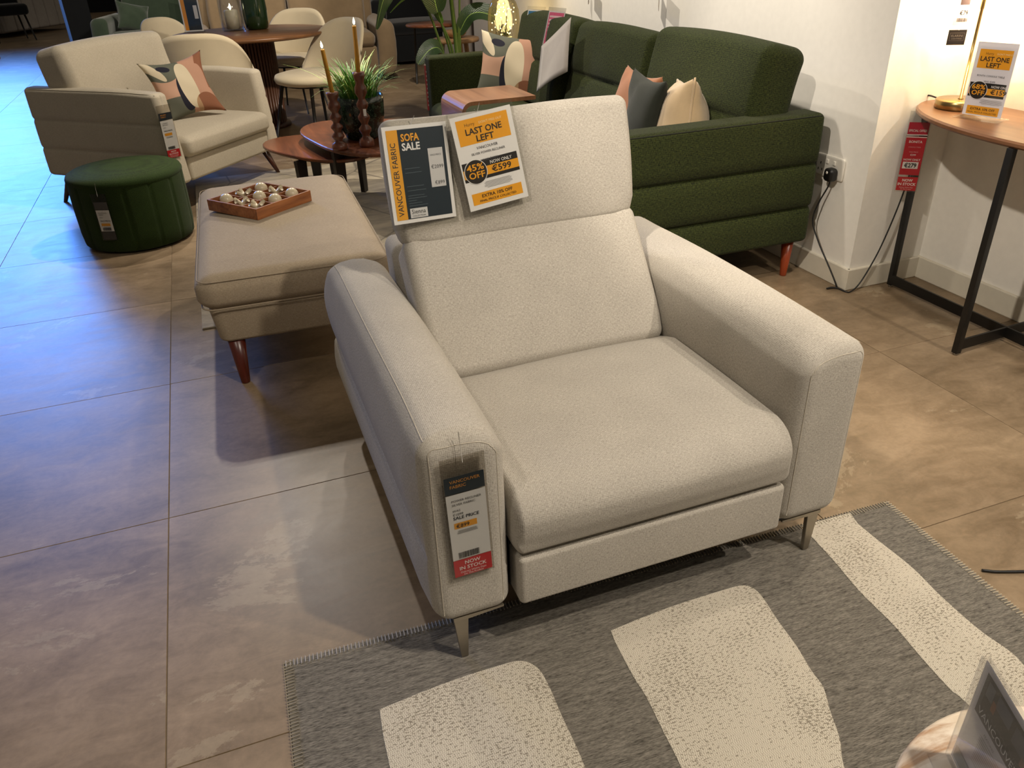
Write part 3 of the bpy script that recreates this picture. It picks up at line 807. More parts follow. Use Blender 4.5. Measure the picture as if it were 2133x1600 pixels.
def offer(pct, price, name_, sub, was, wv):
    W, H = W2, H2
    def f(s):
        s.rect(.012, H-.070, W-.024, .060, '#e6a01f', 1)
        s.text("Hurry", .046, H-.027, .008, '#7d5a1c', w=.026, layer=2); s.text("DON'T MISS OUT", .100, H-.026, .0055, '#f2dca8', w=.06, layer=2)
        s.text('LAST ONE', W/2, H-.047, .0145, '#2b2620', w=.094, bold=.015); s.text('LEFT', W/2, H-.066, .0145, '#2b2620', w=.046, bold=.015)
        s.text(name_, W/2, H-.084, .0065, '#4c4c50'); s.text(sub, W/2, H-.096, .0055, '#4c4c50'); s.text(was, W/2, H-.114, .0058, '#5c5c60')
        s.rect(.004, .070, W-.012, .046, '#1d1a17', 1); s.rect(.004, .078, W-.012, .021, '#e6a01f', 2)
        s.disc(.036, .091, .0300, '#e8e6e2', 3); s.disc(.036, .091, .0285, '#221d18', 4)
        s.text(pct, .036, .095, .0150, '#e6a01f', w=.045, layer=5, bold=.02); s.text('OFF', .037, .076, .0150, '#e6a01f', w=.042, layer=5, bold=.02)
        s.text('NOW ONLY', .106, .102, .0078, '#e8e6e2', w=.058, layer=3, bold=.01); s.text(price, .104, .082, .0140, '#2b2318', w=.052, layer=3, bold=.02)
        s.lines(.045, .062, .085, 6, .0028)
        s.rect(.012, .012, W-.024, .028, '#e6a01f', 1); s.text('EXTRA 10% OFF', W/2, .027, .0078, '#2b2318', w=.082, bold=.01); s.text('FINAL PRICE IF COLLECTED', W/2, .017, .0052, '#2b2318', w=.098)
    return f
pocket('sale_sign', 'gold and white LAST ONE LEFT 45% OFF sign in a clear sleeve over the headrest', W2, H2, (.560, 1.842, .755), math.radians(-11), math.radians(-7.), math.radians(0), offer('45%', '\u20ac599', 'VANCOUVER', 'SILVER POWER RECLINER', 'WAS \u20ac1099', 0))

# ================================================================= front rug
RG = thing('rug', 'grey flatweave rug with cream curved shapes and blanket-stitched edge, under the recliner front', 'rug', (-.087, 1.290, 0), math.radians(-2.2))
RW, RL = 1.575, 2.35
b = MB(); b.prism([(0, -RL), (RW, -RL), (RW, 0), (0, 0)], 0, .007, bev=.002); b.build('rug_field', mat_rug_grey(), RG)
m_cream = mat_rug_cream()
inv = (tr(-.087, 1.290, 0)@rz(math.radians(-2.2))).inverted()
def rshape(pts):
    P = [inv@Vector((x, y, 0)) for x, y in pts]; b = MB(); b.prism([(p.x, p.y) for p in P][::-1], .0065, .0088, bev=.0008); b.build('cream_shape', m_cream, RG)
rshape(spl([(.079, 1.094), (.171, 1.103), (.255, 1.108), (.340, 1.107)], 4, False)[:-1]+spl([(.340, 1.107), (.387, 1.101), (.413, 1.07), (.417, 1.016), (.413, .944), (.408, .823), (.38, .6), (.33, .42)], 6, False)+[(.10, .45), (.075, .8), (.070, .958), (.073, 1.034)])
rshape([(.601, 1.104)]+spl([(.674, 1.111), (.763, 1.116), (.891, 1.116), (.947, 1.112), (.967, 1.093), (.969, 1.059), (.958, .992), (.949, .914), (.936, .851), (.931, .808), (.906, .757), (.88, .699), (.847, .648), (.78, .5), (.72, .38)], 5, False)+spl([(.52, .4), (.55, .6), (.572, .758), (.58, .841), (.588, .922), (.588, .973), (.595, 1.073)], 4, False))
rshape([(1.362, 1.228)]+spl([(1.350, 1.186), (1.351, 1.114), (1.355, 1.01), (1.344, .912), (1.341, .805), (1.351, .73), (1.345, .66), (1.36, .4), (1.33, .0)], 5, False)+spl([(1.12, .0), (1.15, .4), (1.163, .665), (1.16, .709), (1.168, .791), (1.181, .885), (1.185, .994), (1.2, 1.101), (1.212, 1.234)], 5, False))
m_stitch = M_plain('stitch_yarn', '#b8ad98', .9)
b = MB()
def stitch(ax, n, L):
    for i in range(n):
        q = L*(i+.5)/n+rnd.uniform(-.0008, .0008); l1 = .017+rnd.uniform(-.002, .002)
        if ax == 'top': pts = [(q, .0015, .001), (q, .0015, .0075), (q-.0006, -l1, .0085)]
        elif ax == 'left': pts = [(-.0015, -q, .001), (-.0015, -q, .0075), (l1, -q, .0085)]
        else: pts = [(RW+.0015, -q, .001), (RW+.0015, -q, .0075), (RW-l1, -q, .0085)]
        b.tube(pts, .0016, 4)
stitch('top', 190, RW); stitch('left', 150, 1.2); stitch('right', 150, 1.2)
b.build('stitching', m_stitch, RG, kind='stuff')

# ================================================================= second rug
R2 = tag(origin_to(MB().prism([(-.205, 3.16), (1.355, 3.16), (1.355, 5.66), (-.185, 5.66)], 0, .008, bev=.003).build('rug', mat_rug_marble()), (-.2, 3.16, 0)),
         'beige and grey marbled pile rug under the coffee tables and footstool', 'rug')

# ================================================================= generic padded sofa
def panel_warp(grooves, side, depth=.018, wdt=.009, bul=.006, zr=(0, 1), xlim=None, flare=0.):
    """grooves: heights of stitched channels on the outer face. side: -1 low x, +1 high x"""
    def f(P, x0, x1):
        P = P.copy(); x, z = P[:, 0].copy(), P[:, 2].copy(); xo = x0 if side < 0 else x1
        wg = np.clip(1-np.abs(x-xo)/.05, 0, 1)
        e = sorted([zr[0]]+list(grooves)+[zr[1]]); d = np.zeros(len(P))
        for a, b_ in zip(e[:-1], e[1:]): d += np.sin(np.clip((z-a)/(b_-a), 0, 1)*PI)**.6*bul
        for g in grooves: d -= depth*np.exp(-((z-g)/wdt)**2)
        P[:, 0] += side*wg*d
        if flare: P[:, 0] += side*flare*np.clip((z-zr[0])/(zr[1]-zr[0]), 0, 1)
        return P
    return f
def back_cush(x0, x1, y0, th, z0, z1, tilt, mat, parent, tuft=None, seed=0, name='back_cushion', puff=.035):
    W = x1-x0; H = z1-z0; r = random.Random(seed); ph = [r.random()*6 for _ in range(4)]
    def wp(P):
        P = P.copy(); x, y, z = P.T.copy(); u = np.clip((x+W/2)/W, 0, 1); v = np.clip(z/H, 0, 1)
        fr = np.clip((.03-y)/.06, 0, 1)
        if tuft is None: P[:, 1] -= puff*(np.sin(u*PI)*np.sin(v*PI))**.5*fr
        else:
            t = tuft; va = np.where(v < t, np.sin(np.clip(v/t, 0, 1)*PI), np.sin(np.clip((v-t)/(1-t), 0, 1)*PI))
            P[:, 1] -= puff*(np.sin(u*PI)**.4*va**.5)*fr
            P[:, 1] += .02*np.exp(-((v-t)/.03)**2)*fr
        P[:, 2] += .018*np.sin(u*PI)**.7*np.clip((v-.8)/.2, 0, 1)
        P[:, 1] += .004*np.sin(x*14+ph[0])*np.sin(z*17+ph[1])
        P[:, 0] += .006*np.sin(z*11+ph[2])*np.clip((np.abs(x)-W/2+.05)/.05, 0, 1)
        return P
    ex = {'z': [tuft*H+d for d in (-.02, -.01, 0, .01, .02)]} if tuft else None
    b = MB(); b.rbox(-W/2, W/2, -.0, th, 0, H, (.045, .06, .05), .05, ex, wp, xf=tr((x0+x1)/2, y0, z0)@rx(-tilt), cs=5)
    return b.build(name, mat, parent)
def leg_round(parent, x, y, h, r0, r1, mat, dx=0, dy=0, name='leg'):
    sh = Matrix(((1, 0, -dx/h, dx), (0, 1, -dy/h, dy), (0, 0, 1, 0), (0, 0, 0, 1)))
    b = MB(); b.lathe([(.0, 0), (r0*.95, 0), (r0, .004), (r1, h), (0, h)], 18, xf=tr(x, y, 0)@sh); return b.build(name, mat, parent)

# ---- big green sofa along the right wall (local x runs towards the camera, front is -y)
GS = thing('sofa', 'dark green tweed three-seater sofa with channelled arms along the white wall', 'sofa', (1.835, 3.985, 0), -PI/2)
hx, hy = 1.37, .465
for s in (-1, 1):
    pw = panel_warp((.318, .500), s, zr=(.165, .70))
    xa, xb = (hx-.135, hx) if s > 0 else (-hx, -hx+.135)
    b = MB(); b.rbox(xa, xb, -hy, hy, .165, .700, (.028, .028, .022), .06, {'z': [q+d for q in (.318, .500) for d in (-.016, -.008, 0, .008, .016)]}, (lambda P, pw=pw, xa=xa, xb=xb: pw(P, xa, xb)), cs=4)
    ar = b.build('armrest', m_green, GS)
    b = MB(); b.tube(snap([(s*(hx-.002), -hy+.02+(2*hy-.04)*k/16, .692) for k in range(17)], ar, .0006), .0026, 6); b.build('seam', m_greendark, ar)
b = MB(); b.rbox(-hx+.12, hx-.12, hy-.13, hy-.003, .165, .66, .03, .12); b.build('back_frame', m_green, GS)
b = MB(); b.rbox(-hx+.12, hx-.12, -hy+.01, hy-.1, .165, .30, .02, .12); b.build('base', m_green, GS)
for k in range(3):
    xa = -hx+.135+k*(2*hx-.27)/3; xb = xa+(2*hx-.27)/3
    b = MB(); b.rbox(xa+.004, xb-.004, -hy-.01, .10, .295, .425, (.035, .05, .04), .06, None, soft_top(.018, xa, xb, -hy, .1, .425)); b.build('seat_cushion', m_green, GS)
cx0 = [(-1.33, -.44), (-.435, .42), (.425, 1.30)]
for k, (a, c_) in enumerate(cx0):
    back_cush(a, c_, .075, .20, .40, (.955, .95, .985)[k], .24, m_green, GS, .50, k)
for x, y in ((1.30, .41), (1.30, -.40), (-1.30, .41), (-1.30, -.40)):
    leg_round(GS, x+ (.012 if x > 0 else -.012), y+.0, .168, .0145, .0265, m_redwood2, .0, .0)

# ---- beige loveseat, turned
LS_R = math.radians(49.5)
LS = thing('loveseat', 'oatmeal fabric loveseat with channelled sides and tapered walnut legs, behind the green pouf', 'loveseat', (-.299, 5.558, 0), LS_R)
W_, D_ = .972, 1.016; hx, hy = W_/2, D_/2
for s in (-1, 1):
    pw = panel_warp((.335, .50), s, zr=(.17, .68), depth=.009, bul=.003)
    xa, xb = (hx-.100, hx) if s > 0 else (-hx, -hx+.100)
    def wpl(P, pw=pw, xa=xa, xb=xb):
        y = P[:, 1].copy(); z = P[:, 2].copy(); P = pw(P, xa, xb)
        P[:, 1] += .05*np.clip((z-.17)/.5, 0, 1)*np.clip((-y)/.4, 0, 1); P[:, 2] -= .012*np.clip((-y-.2)/.26, 0, 1)*np.clip((z-.5)/.17, 0, 1); return P
    b = MB(); b.rbox(xa, xb, -hy, hy, .17, .680, (.032, .035, .026), .06, {'z': [q+d for q in (.335, .50) for d in (-.016, -.008, 0, .008, .016)]}, wpl, cs=4)
    ar = b.build('armrest', m_love, LS)
    b = MB(); b.tube(snap([(s*(hx-.004), -hy+.05+(2*hy-.08)*k/16, .672) for k in range(17)], ar, .0005), .0025, 6); b.build('seam', m_love, ar)
b = MB(); b.rbox(-hx+.1, hx-.1, hy-.12, hy-.003, .17, .66, .03, .1); b.build('back_frame', m_love, LS)
b = MB(); b.rbox(-hx+.105, hx-.105, -hy+.012, hy-.1, .17, .305, .02, .1); b.build('base', m_love, LS)
b = MB(); b.rbox(-hx+.102, hx-.102, -hy-.012, .2, .300, .420, (.03, .05, .035), .05, None, soft_top(.022, -hx+.11, hx-.11, -hy, .2, .42)); b.build('seat_cushion', m_love, LS)
back_cush(-hx+.035, hx-.105, .085, .22, .43, .915, .20, m_love, LS, None, 9, puff=.055)
for x in (-1, 1):
    for y in (-1, 1): leg_round(LS, x*(hx-.085), y*(hy-.085), .175, .012, .026, m_walnutleg, x*.055, y*.05)
o = MB().pillow(.40, .38, .14, seed=3, pinch=.2, xf=tr(0, 0, .18)).build('patterned_cushion', m_abs)
tag(o, 'blush, cream and grey abstract print cushion on the oatmeal loveseat', 'cushion', 'abstract print cushions')
o.location = (-.09, 5.42, .44); o.rotation_euler = (-.36, -.10, math.radians(20))
tag_strip('price_tag', 'price tag with a small red foot hanging from the left arm of the oatmeal loveseat', .085, .285, ('MALMO', 'FABRIC'),
          [('LOVESEAT', .0050, '#3a3a3a', 0), ('NATURAL', .0050, '#3a3a3a', 0), ('', .003, INK, 0), ('WAS', .0050, '#3a3a3a', 0), ('', .0054, '#3a3a3a', 0), ('SALE PRICE', .0072, '#232b33', .012)],
          '', True, (-.235, 4.875, .470), (0, 0, math.radians(32)))
tag_strip('price_tag', 'grey and white price tag hanging on the front of the round green pouf', .075, .235, ('', ''),
          [('FOOTSTOOL', .0050, '#3a3a3a', 0), ('GREEN', .0050, '#3a3a3a', 0), ('', .003, INK, 0), ('WAS', .0050, '#3a3a3a', 0), ('', .0054, '#3a3a3a', 0), ('SALE PRICE', .0072, '#232b33', .012)],
          '', False, (-.595, 4.277, .205), (0, 0, math.radians(-23)), dark='#4a4744')

# ================================================================= coffee tables with candles and plant
def blob(cx_, cy_, a, b_, rot, n=48, tri=.13):
    P = []
    for k in range(n):
        t = 2*PI*k/n; r = 1+tri*math.cos(3*t)
        x, y = a*r*math.cos(t), b_*r*math.sin(t); P.append((x*math.cos(rot)-y*math.sin(rot), x*math.sin(rot)+y*math.cos(rot)))
    return P
def ctable(name, label, cx_, cy_, z, a, b_, rot, legs, tri=.1):
    t = thing(name, label, 'coffee table', (cx_, cy_, 0), 0, 'nest of coffee tables')
    P = blob(0, 0, a, b_, rot, tri=tri)
    m = MB(); m.prism(P, z-.018, z, bev=.004); m.build('tabletop', m_walnuttop, t)
    m = MB(); m.prism([(x*.9, y*.9) for x, y in P], z-.03, z-.018); m.build('under_top', m_darkwood, t)
    for x, y, ang in legs:
        m = MB(); m.prism([(-.035, 0), (.035, 0), (.022, -z+.0385), (-.022, -z+.0385)][::-1], -.013, .013, xf=tr(x, y, z-.03)@rz(ang)@rx(PI/2)); m.build('leg', m_darkwood, t)
    return t
ctable('coffee_table', 'taller red walnut coffee table with dark legs, carrying the candlesticks and potted grass', .82, 4.60, .405, .36, .50, .2, [(-.22, -.22, .5), (.20, -.26, -.5), (-.16, .30, -.4), (.2, .28, .4)])
ctable('coffee_table', 'lower red walnut side table tucked under the taller coffee table', .60, 4.76, .335, .31, .40, .5, [(-.185, -.19, .6), (-.05, .27, -.3), (.2, .1, .9), (.0, -.26, -.2)])
prof1 = [(.0, 0), (.038, 0), (.040, .008), (.037, .028), (.022, .036), (.018, .044), (.032, .062), (.033, .070), (.018, .084), (.018, .09), (.031, .108), (.031, .116), (.017, .130), (.017, .138), (.030, .155), (.030, .165), (.018, .180), (.018, .186), (.032, .205), (.030, .225), (.020, .240), (.029, .262), (.031, .280), (.0, .280)]
def cstick(x, y, H, label, ch):
    t = thing('candlestick', label, 'candlestick', (x, y, .405), 0, 'turned wood candlesticks')
    k = H/.280; m = MB(); m.lathe([(r, z*k) for r, z in prof1], 28); m.build('turned_stem', m_mango, t)
    return t
def candle(x, y, z, h, lean, label):
    t = thing('candle', label, 'candle', (x, y, z), 0, 'amber dinner candles'); t.rotation_euler = (0, lean, 0)
    m = MB(); m.lathe([(.0, -.012), (.0105, -.012), (.0115, 0), (.0105, h-.004), (.009, h), (0, h-.002)], 16); m.build('wax', m_wax, t)
    m = MB(); m.tube([(0, 0, h-.003), (.0005, 0, h+.010)], .001, 5); m.build('wick', m_black, t)
    m = MB(); m.lathe([(.0005, h+.004), (.0045, h+.009), (.0062, h+.015), (.0050, h+.023), (.0025, h+.031), (.0003, h+.038)], 12); m.build('flame', m_flame, t)
    l = bpy.data.lights.new('candle_glow', 'POINT'); l.energy = .25; l.color = (1, .7, .35); l.shadow_soft_size = .006
    lo = bpy.data.objects.new('candle_glow', l); C.objects.link(lo); lo.parent = t; lo.location = (0, 0, h+.05)
cstick(.602, 4.28, .285, 'shorter turned redwood candlestick at the left of the coffee table', 0)
cstick(.748, 4.28, .370, 'taller turned redwood candlestick in front of the potted grass', 0)
candle(.602, 4.28, .690, .205, -.09, 'lit amber taper candle in the shorter candlestick')
candle(.748, 4.28, .776, .215, .03, 'lit amber taper candle in the taller candlestick')
t = tag(MB().box(.742, .757, 4.243, 4.2445, .565, .60).build('sticker', m_paper), 'small white price sticker on the taller candlestick', 'sticker')
origin_to(t, (.7495, 4.244, .565))
PT = thing('potted_grass', 'potted ornamental grass in a dark floral glazed pot on the coffee table', 'plant', (.772, 4.50, .405))
m = MB(); m.lathe([(.0, .002), (.085, .002), (.093, .01), (.115, .06), (.128, .12), (.131, .19), (.129, .225), (.123, .225), (.123, .19), (.115, .10), (.0, .10)], 40, cap=False); m.build('pot', mat_planter(), PT)
m = MB(); m.lathe([(.0001, .195), (.122, .195), (.0001, .203)], 24, cap=False); m.build('soil', m_darkplate, PT)
def blades(n, rr, hmin, hmax, mat, seed, spread=1.):
    r = random.Random(seed); m = MB()
    for i in range(n):
        a = r.random()*2*PI; q = rr*math.sqrt(r.random()); h = r.uniform(hmin, hmax); out = spread*(q/rr*.10+r.uniform(.02, .11))
        x0, y0 = q*math.cos(a), q*math.sin(a); aa = a+r.uniform(-.5, .5); dx, dy = math.cos(aa), math.sin(aa); w0 = r.uniform(.0030, .0056); px, py = -dy, dx
        V = []; F = []; droop = r.uniform(0, .05)*(spread)
        for k in range(7):
            t = k/6; x = x0+dx*out*t**1.8*1.3; y = y0+dy*out*t**1.8*1.3; z = .19+h*(t-.10*t*t)-droop*t**4*2; ww = w0*(1-t)**.6+.0003
            V += [(x-px*ww, y-py*ww, z), (x, y, z-.001*(1-t)), (x+px*ww, y+py*ww, z)]
            if k: c = 3*k; F += [(c-3, c-2, c+1, c), (c-2, c-1, c+2, c+1)]
        m.add(V, F, None, True)
    return m
blades(260, .095, .12, .27, m_grass, 2, .72).build('grass_blades', m_grass, PT, kind='stuff')
blades(26, .095, .16, .30, m_grass, 5, 1.25).build('pale_grass_blades', m_grass2, PT, kind='stuff')
SH = thing('sign_holder', 'clear acrylic sign holder seen edge-on behind the shorter candlestick', 'sign holder', (.650, 4.50, .405), math.radians(62))
m = MB(); m.box(-.055, .055, -.0015, .0015, .004, .215); m.build('upright', m_acrylic, SH)
m = MB(); m.box(-.055, .055, -.04, .04, 0, .004); m.build('foot', m_acrylic, SH)
m = MB(); m.box(-.050, .050, .0016, .0022, .01, .21); m.build('card', m_paper, SH)

# ================================================================= things on the green sofa
def put_pillow(name, label, w, h, th, mat, loc, rot, seed, group=None, piping=None):
    o = MB().pillow(w, h, th, seed=seed, xf=tr(0, 0, h*.48)).build(name, mat); tag(o, label, 'cushion', group)
    if piping:
        P = []; n = 16
        for k in range(4*n):
            q = (k % n)/n*2-1; u, v = ((q, -1), (1, q), (-q, 1), (-1, -q))[k//n]
            P.append((w/2*u*(1-.13*(1-v*v)), 0, h/2*v*(1-.13*(1-u*u))+h*.48))
        MB().tube(P, .0045, 6, True).build('piping', piping, o)
    o.location = loc; o.rotation_euler = rot; return o
put_pillow('patterned_cushion', 'blush, cream and grey abstract print cushion in the far corner of the green sofa', .46, .42, .16, m_abs, (1.82, 5.02, .42), (-.30, .12, math.radians(-32)), 11, 'abstract print cushions')
put_pillow('cushion', 'dark teal-grey velvet cushion in the middle of the green sofa seat', .40, .40, .15, m_velvet, (1.755, 3.16, .43), (-.10, 0, math.radians(-100)), 21)
put_pillow('cushion', 'rust velvet cushion mostly hidden behind the dark velvet cushion', .40, .40, .14, m_rust, (1.80, 3.36, .42), (-.20, 0, math.radians(-96)), 22)
put_pillow('cushion', 'sand velvet cushion with a piped edge, against the near arm of the green sofa', .42, .42, .24, m_sand, (1.86, 2.99, .40), (-.05, -.16, math.radians(-112)), 23, None, m_sand)
CT = thing('side_table', 'C-shaped walnut side table slid over the green sofa seat', 'side table', (1.455, 4.335, 0))
def rect_sweep(pts, wid, th):
    """board bent along a path in XZ, wid along Y"""
    P = [np.array(p, float) for p in pts]; V = []; F = []; U = []; acc = 0; s_ = []
    for i, p in enumerate(P):
        a = P[max(i-1, 0)]; b_ = P[min(i+1, len(P)-1)]; d = b_-a; d /= np.linalg.norm(d); n_ = np.array([-d[1], d[0]])
        for q in (p+n_*th/2, p-n_*th/2):
            V += [(q[0], -wid/2, q[1]), (q[0], wid/2, q[1])]
    for i in range(len(P)-1):
        a = 4*i; c = a+4
        F += [(a, a+1, c+1, c), (a+2, c+2, c+3, a+3), (a, c, c+2, a+2), (a+1, a+3, c+3, c+1)]
    F += [(0, 2, 3, 1), (len(V)-4, len(V)-3, len(V)-1, len(V)-2)]
    return V, F
arc = [(-.205+.05-.05*math.cos(t), .592-.05+.05*math.sin(t)) for t in np.linspace(0, PI/2, 8)]
V, F_ = rect_sweep([(-.205, .03)]+arc+[(.205, .592)], .40, .02)
m = MB(); m.add(V, F_, None, False); m.build('bent_board', m_walnutY, CT)
m = MB(); m.box(-.2, .16, -.19, .19, .0, .02, bev=.003); m.build('foot', m_walnutY, CT)

def flat_thing(name, label, cat, quad, mat, th=.0015, wavy=0, n=8):
    """thin sheet through four corners: tl, tr, br, bl"""
    tl, tr_, br, bl = [Vector(q) for q in quad]; nrm = ((tr_-tl).cross(bl-tl)).normalized()
    V = []; F = []
    for s in (0, 1):
        for j in range(n+1):
            for i in range(n+1):
                u, v = i/n, j/n; p = (tl*(1-u)+tr_*u)*(1-v)+(bl*(1-u)+br*u)*v
                p = p+nrm*(s*th+wavy*math.sin(u*5+v*2)*(.3+v)); V.append(p)
    N = (n+1)**2
    for j in range(n):
        for i in range(n):
            a = j*(n+1)+i; F.append((a, a+1, a+n+2, a+n+1)); F.append((N+a, N+a+n+1, N+a+n+2, N+a+1))
    ring = [i for i in range(n+1)]+[j*(n+1)+n for j in range(1, n+1)]+[n*(n+1)+i for i in range(n-1, -1, -1)]+[j*(n+1) for j in range(n-1, 0, -1)]
    for k in range(len(ring)): a, b_ = ring[k], ring[(k+1) % len(ring)]; F.append((a, N+a, N+b_, b_))
    m = MB(); U = [[(0, 0)]*4 for _ in F]
    U = [[((V[i]-tl).dot((tr_-tl).normalized()), (V[i]-tl).dot((bl-tl).normalized())) for i in f] for f in F]
    m.add([tuple(v) for v in V], F, U, True); o = m.build(name, mat); tag(o, label, cat); c = sum((Vector(q) for q in quad), Vector())/4
    return origin_to(o, c)
flat_thing('fabric_swatch', 'pale grey felt swatch hanging over the far back cushion of the green sofa', 'fabric sample',
           [(1.935, 4.715, .775), (1.955, 4.330, .955), (1.900, 4.265, .690), (1.860, 4.640, .530)], m_swatch, wavy=.006)
def oblique_sign(name, label, loc, rot, w, h, fill):
    g = thing(name, label, 'sign', loc); g.rotation_euler = rot
    s = Sheet(); s.rect(0, 0, w, h, '#dedcd8', 0); fill(s); s.build('card', g)
    b = MB(); b.box(-.006, w+.006, -.0036, -.0032, -.01, h+.02); b.build('sleeve', m_clear, g)
def pinkf(s):
    s.rect(.008, .008, .15, .225, '#d94a78', 1)
    for k in range(5): s.rect(.018, .205-k*.02, .12-.01*(k % 2), .010, '#efc9cf', 2)
    s.disc(.07, .07, .045, '#c02a55', 2)
def bluef(s):
    s.rect(.008, .008, .15, .225, '#2f6f9c', 1); s.rect(.03, .10, .08, .11, '#58b4dc', 2); s.disc(.07, .15, .03, '#e6eef2', 3); s.rect(.008, .008, .15, .04, '#28323c', 2); s.rect(.1, .02, .05, .1, '#c9cdd0', 3)
oblique_sign('sale_sign', 'pink and white offer sheet behind the grey felt swatch on the green sofa', (1.965, 4.80, .725), (math.radians(-16), 0, math.radians(-78)), .166, .24, pinkf)
oblique_sign('sale_sign', 'blue printed sheet in a clear sleeve on the far end cushion of the green sofa', (1.975, 5.16, .71), (math.radians(-16), 0, math.radians(-72)), .166, .24, bluef)
def redtag(s):
    s.rect(0, 0, .07, .28, '#b83048', 1)
    for k in range(9): s.rect(.012, .03+k*.026, .045, .010, '#dcb9c4' if k % 3 else '#e8e6ec', 2)
oblique_sign('price_tag', 'red and white price strip hanging outside the far arm of the green sofa', (1.362, 5.33, .36), (0, 0, math.radians(-62)), .07, .29, redtag)
b = MB(); b.tube(spl([(2.05, 5.07, .50), (2.06, 5.02, .46), (2.03, 4.98, .44), (2.0, 5.01, .445), (2.03, 5.05, .46)], 8, False), .003, 6)
o = tag(b.build('ribbon_loop', m_swatch), 'small grey loop of ribbon beside the patterned cushion on the green sofa', 'ribbon'); origin_to(o, (2.03, 5.02, .44))

# ================================================================= socket, plug, cables
SO = thing('wall_socket', 'white double wall socket beside the near arm of the green sofa', 'socket', (2.380, 2.636, .473))
b = MB(); b.rbox(-.010, 0, -.083, .083, -.046, .046, (.004, .01, .01), .05, cs=3); b.build('plate', m_white, SO)
for yy in (.012, -.030):
    b = MB(); b.box(-.0150, -.0101, yy-.007, yy+.007, .012, .030, bev=.002); b.build('switch', m_white, SO)
b = MB()
for a, z_ in ((.052, .008), (.041, -.018), (.063, -.018)): b.box(-.0106, -.0095, a-.002, a+.002, z_-.005, z_+.005)
b.build('pin_holes', m_black, SO)
PG = thing('plug', 'black plug in the right half of the wall socket', 'plug', (2.3695, 2.598, .453))
b = MB(); b.rbox(-.040, 0, -.025, .025, -.028, .026, (.012, .016, .016), .02, cs=3); b.build('body', m_black, PG)
b = MB(); b.lathe([(.0, 0), (.006, 0), (.005, .0015), (0, .0015)], 16, xf=tr(-.040, 0, .010)@ry(-PI/2)); b.build('badge', m_white, PG)
b = MB(); b.tube(spl([(2.352, 2.597, .428), (2.350, 2.601, .40), (2.338, 2.625, .33), (2.325, 2.63, .25), (2.33, 2.58, .17), (2.338, 2.52, .10), (2.345, 2.47, .04), (2.352, 2.45, .005)], 8, False)+spl([(2.352, 2.45, .005), (2.335, 2.465, .004), (2.31, 2.462, .004), (2.345, 2.450, .006), (2.358, 2.405, .004), (2.375, 2.395, .004), (2.42, 2.400, .03), (2.47, 2.400, .12), (2.505, 2.40, .21), (2.545, 2.402, .345), (2.572, 2.405, .47), (2.588, 2.408, .60), (2.598, 2.430, .70), (2.600, 2.455, .745), (2.605, 2.43, .766), (2.602, 2.37, .762), (2.600, 2.34, .757)], 8, False)[1:], .0032, 8)
o = tag(b.build('lamp_cable', m_cable), 'thin black cable from the wall socket to the brass lamp', 'cable'); origin_to(o, (2.35, 2.45, .003))
b = MB(); b.tube(spl([(1.502, .942, .004), (1.53, .925, .004), (1.58, .905, .004), (1.7, .86, .004), (1.9, .82, .004), (2.3, .84, .004), (2.72, .95, .004)], 6, False), .0034, 8)
o = tag(b.build('floor_cable', m_cable), 'black cable on the floor beside the right edge of the grey rug', 'cable'); origin_to(o, (1.7, .86, 0))
b = MB(); b.tube(spl([(1.30, 1.30, .004), (1.22, 1.262, .0125), (1.18, 1.27, .0125), (1.10, 1.32, .004), (.95, 1.5, .004)], 6, False), .0034, 8)
o = tag(b.build('recliner_cable', m_cable), 'black cable on the floor underneath the recliner', 'cable'); origin_to(o, (1.1, 1.32, 0))

# ================================================================= console table and what stands on it
CO = thing('console_table', 'half-moon walnut console table on a black metal cross frame in the alcove', 'console table', (2.56, 1.83, 0))
P = [(.185, y) for y in (-.60, .60)]
half = []
for k in range(41):
    t = PI/2+PI*k/40; half.append((.10+.345*math.cos(t)*1.0, .615*math.sin(t)))
half = [(.182, .615-.03)]+[(.165, .612)]+half+[(.165, -.612)]+[(.182, -.585)]
b = MB(); b.prism(half, .726, .747, bev=.006); b.build('tabletop', m_walnutY, CO)
lg = .011
def bar(p, q, w2, h2, name):
    p, q = Vector(p), Vector(q); d = q-p; L = d.length; a = math.atan2(d.y, d.x)
    m = MB(); m.box(0, L, -w2, w2, 0, h2, xf=tr(*p)@rz(a)); return m.build(name, m_black, CO)
feet = [(.012, .55), (-.237, -.03), (0, -.60), (.165, -.01)]
for x, y in feet:
    b = MB(); b.box(x-lg, x+lg, y-lg, y+lg, .008, .726, bev=.001); lgO = b.build('leg', m_black, CO)
    b = MB(); b.lathe([(.0, 0), (.009, 0), (.009, .008), (0, .008)], 14, xf=tr(x, y, 0)); b.build('foot', m_steel, lgO)
bar((0, .54, .018), (0, -.59, .018), .004, .04, 'crossbar'); bar((-.226, -.03, .018), (.155, -.01, .018), .004, .039, 'crossbar')
bar((0, .54, .710), (0, -.59, .710), .01, .016, 'top_rail')
BL = thing('table_lamp', 'brass stemmed table lamp with a round weighted base on the console table', 'lamp', (2.592, 2.268, .7475))
b = MB(); b.lathe([(.0, 0), (.080, 0), (.083, .003), (.083, .028), (.080, .031), (.0, .031)], 48); b.build('base', m_brass, BL)
b = MB(); b.lathe([(.0, .031), (.010, .031), (.0065, .036), (.0055, .035), (.0055, .33), (.007, .332), (.007, .40), (0, .40)], 20); b.build('stem', m_brass, BL)
b = MB(); b.lathe([(.085, .40), (.15, .42), (.165, .50), (.155, .60), (.11, .67)], 40, cap=False)
m_shade = M_plain('lamp_shade', '#ffe0a8', .6, emit=1.2, noise=0); b.build('shade', m_shade, BL)
l = bpy.data.lights.new('lamp_bulb', 'POINT'); l.energy = 8; l.color = (1, .78, .48); l.shadow_soft_size = .05
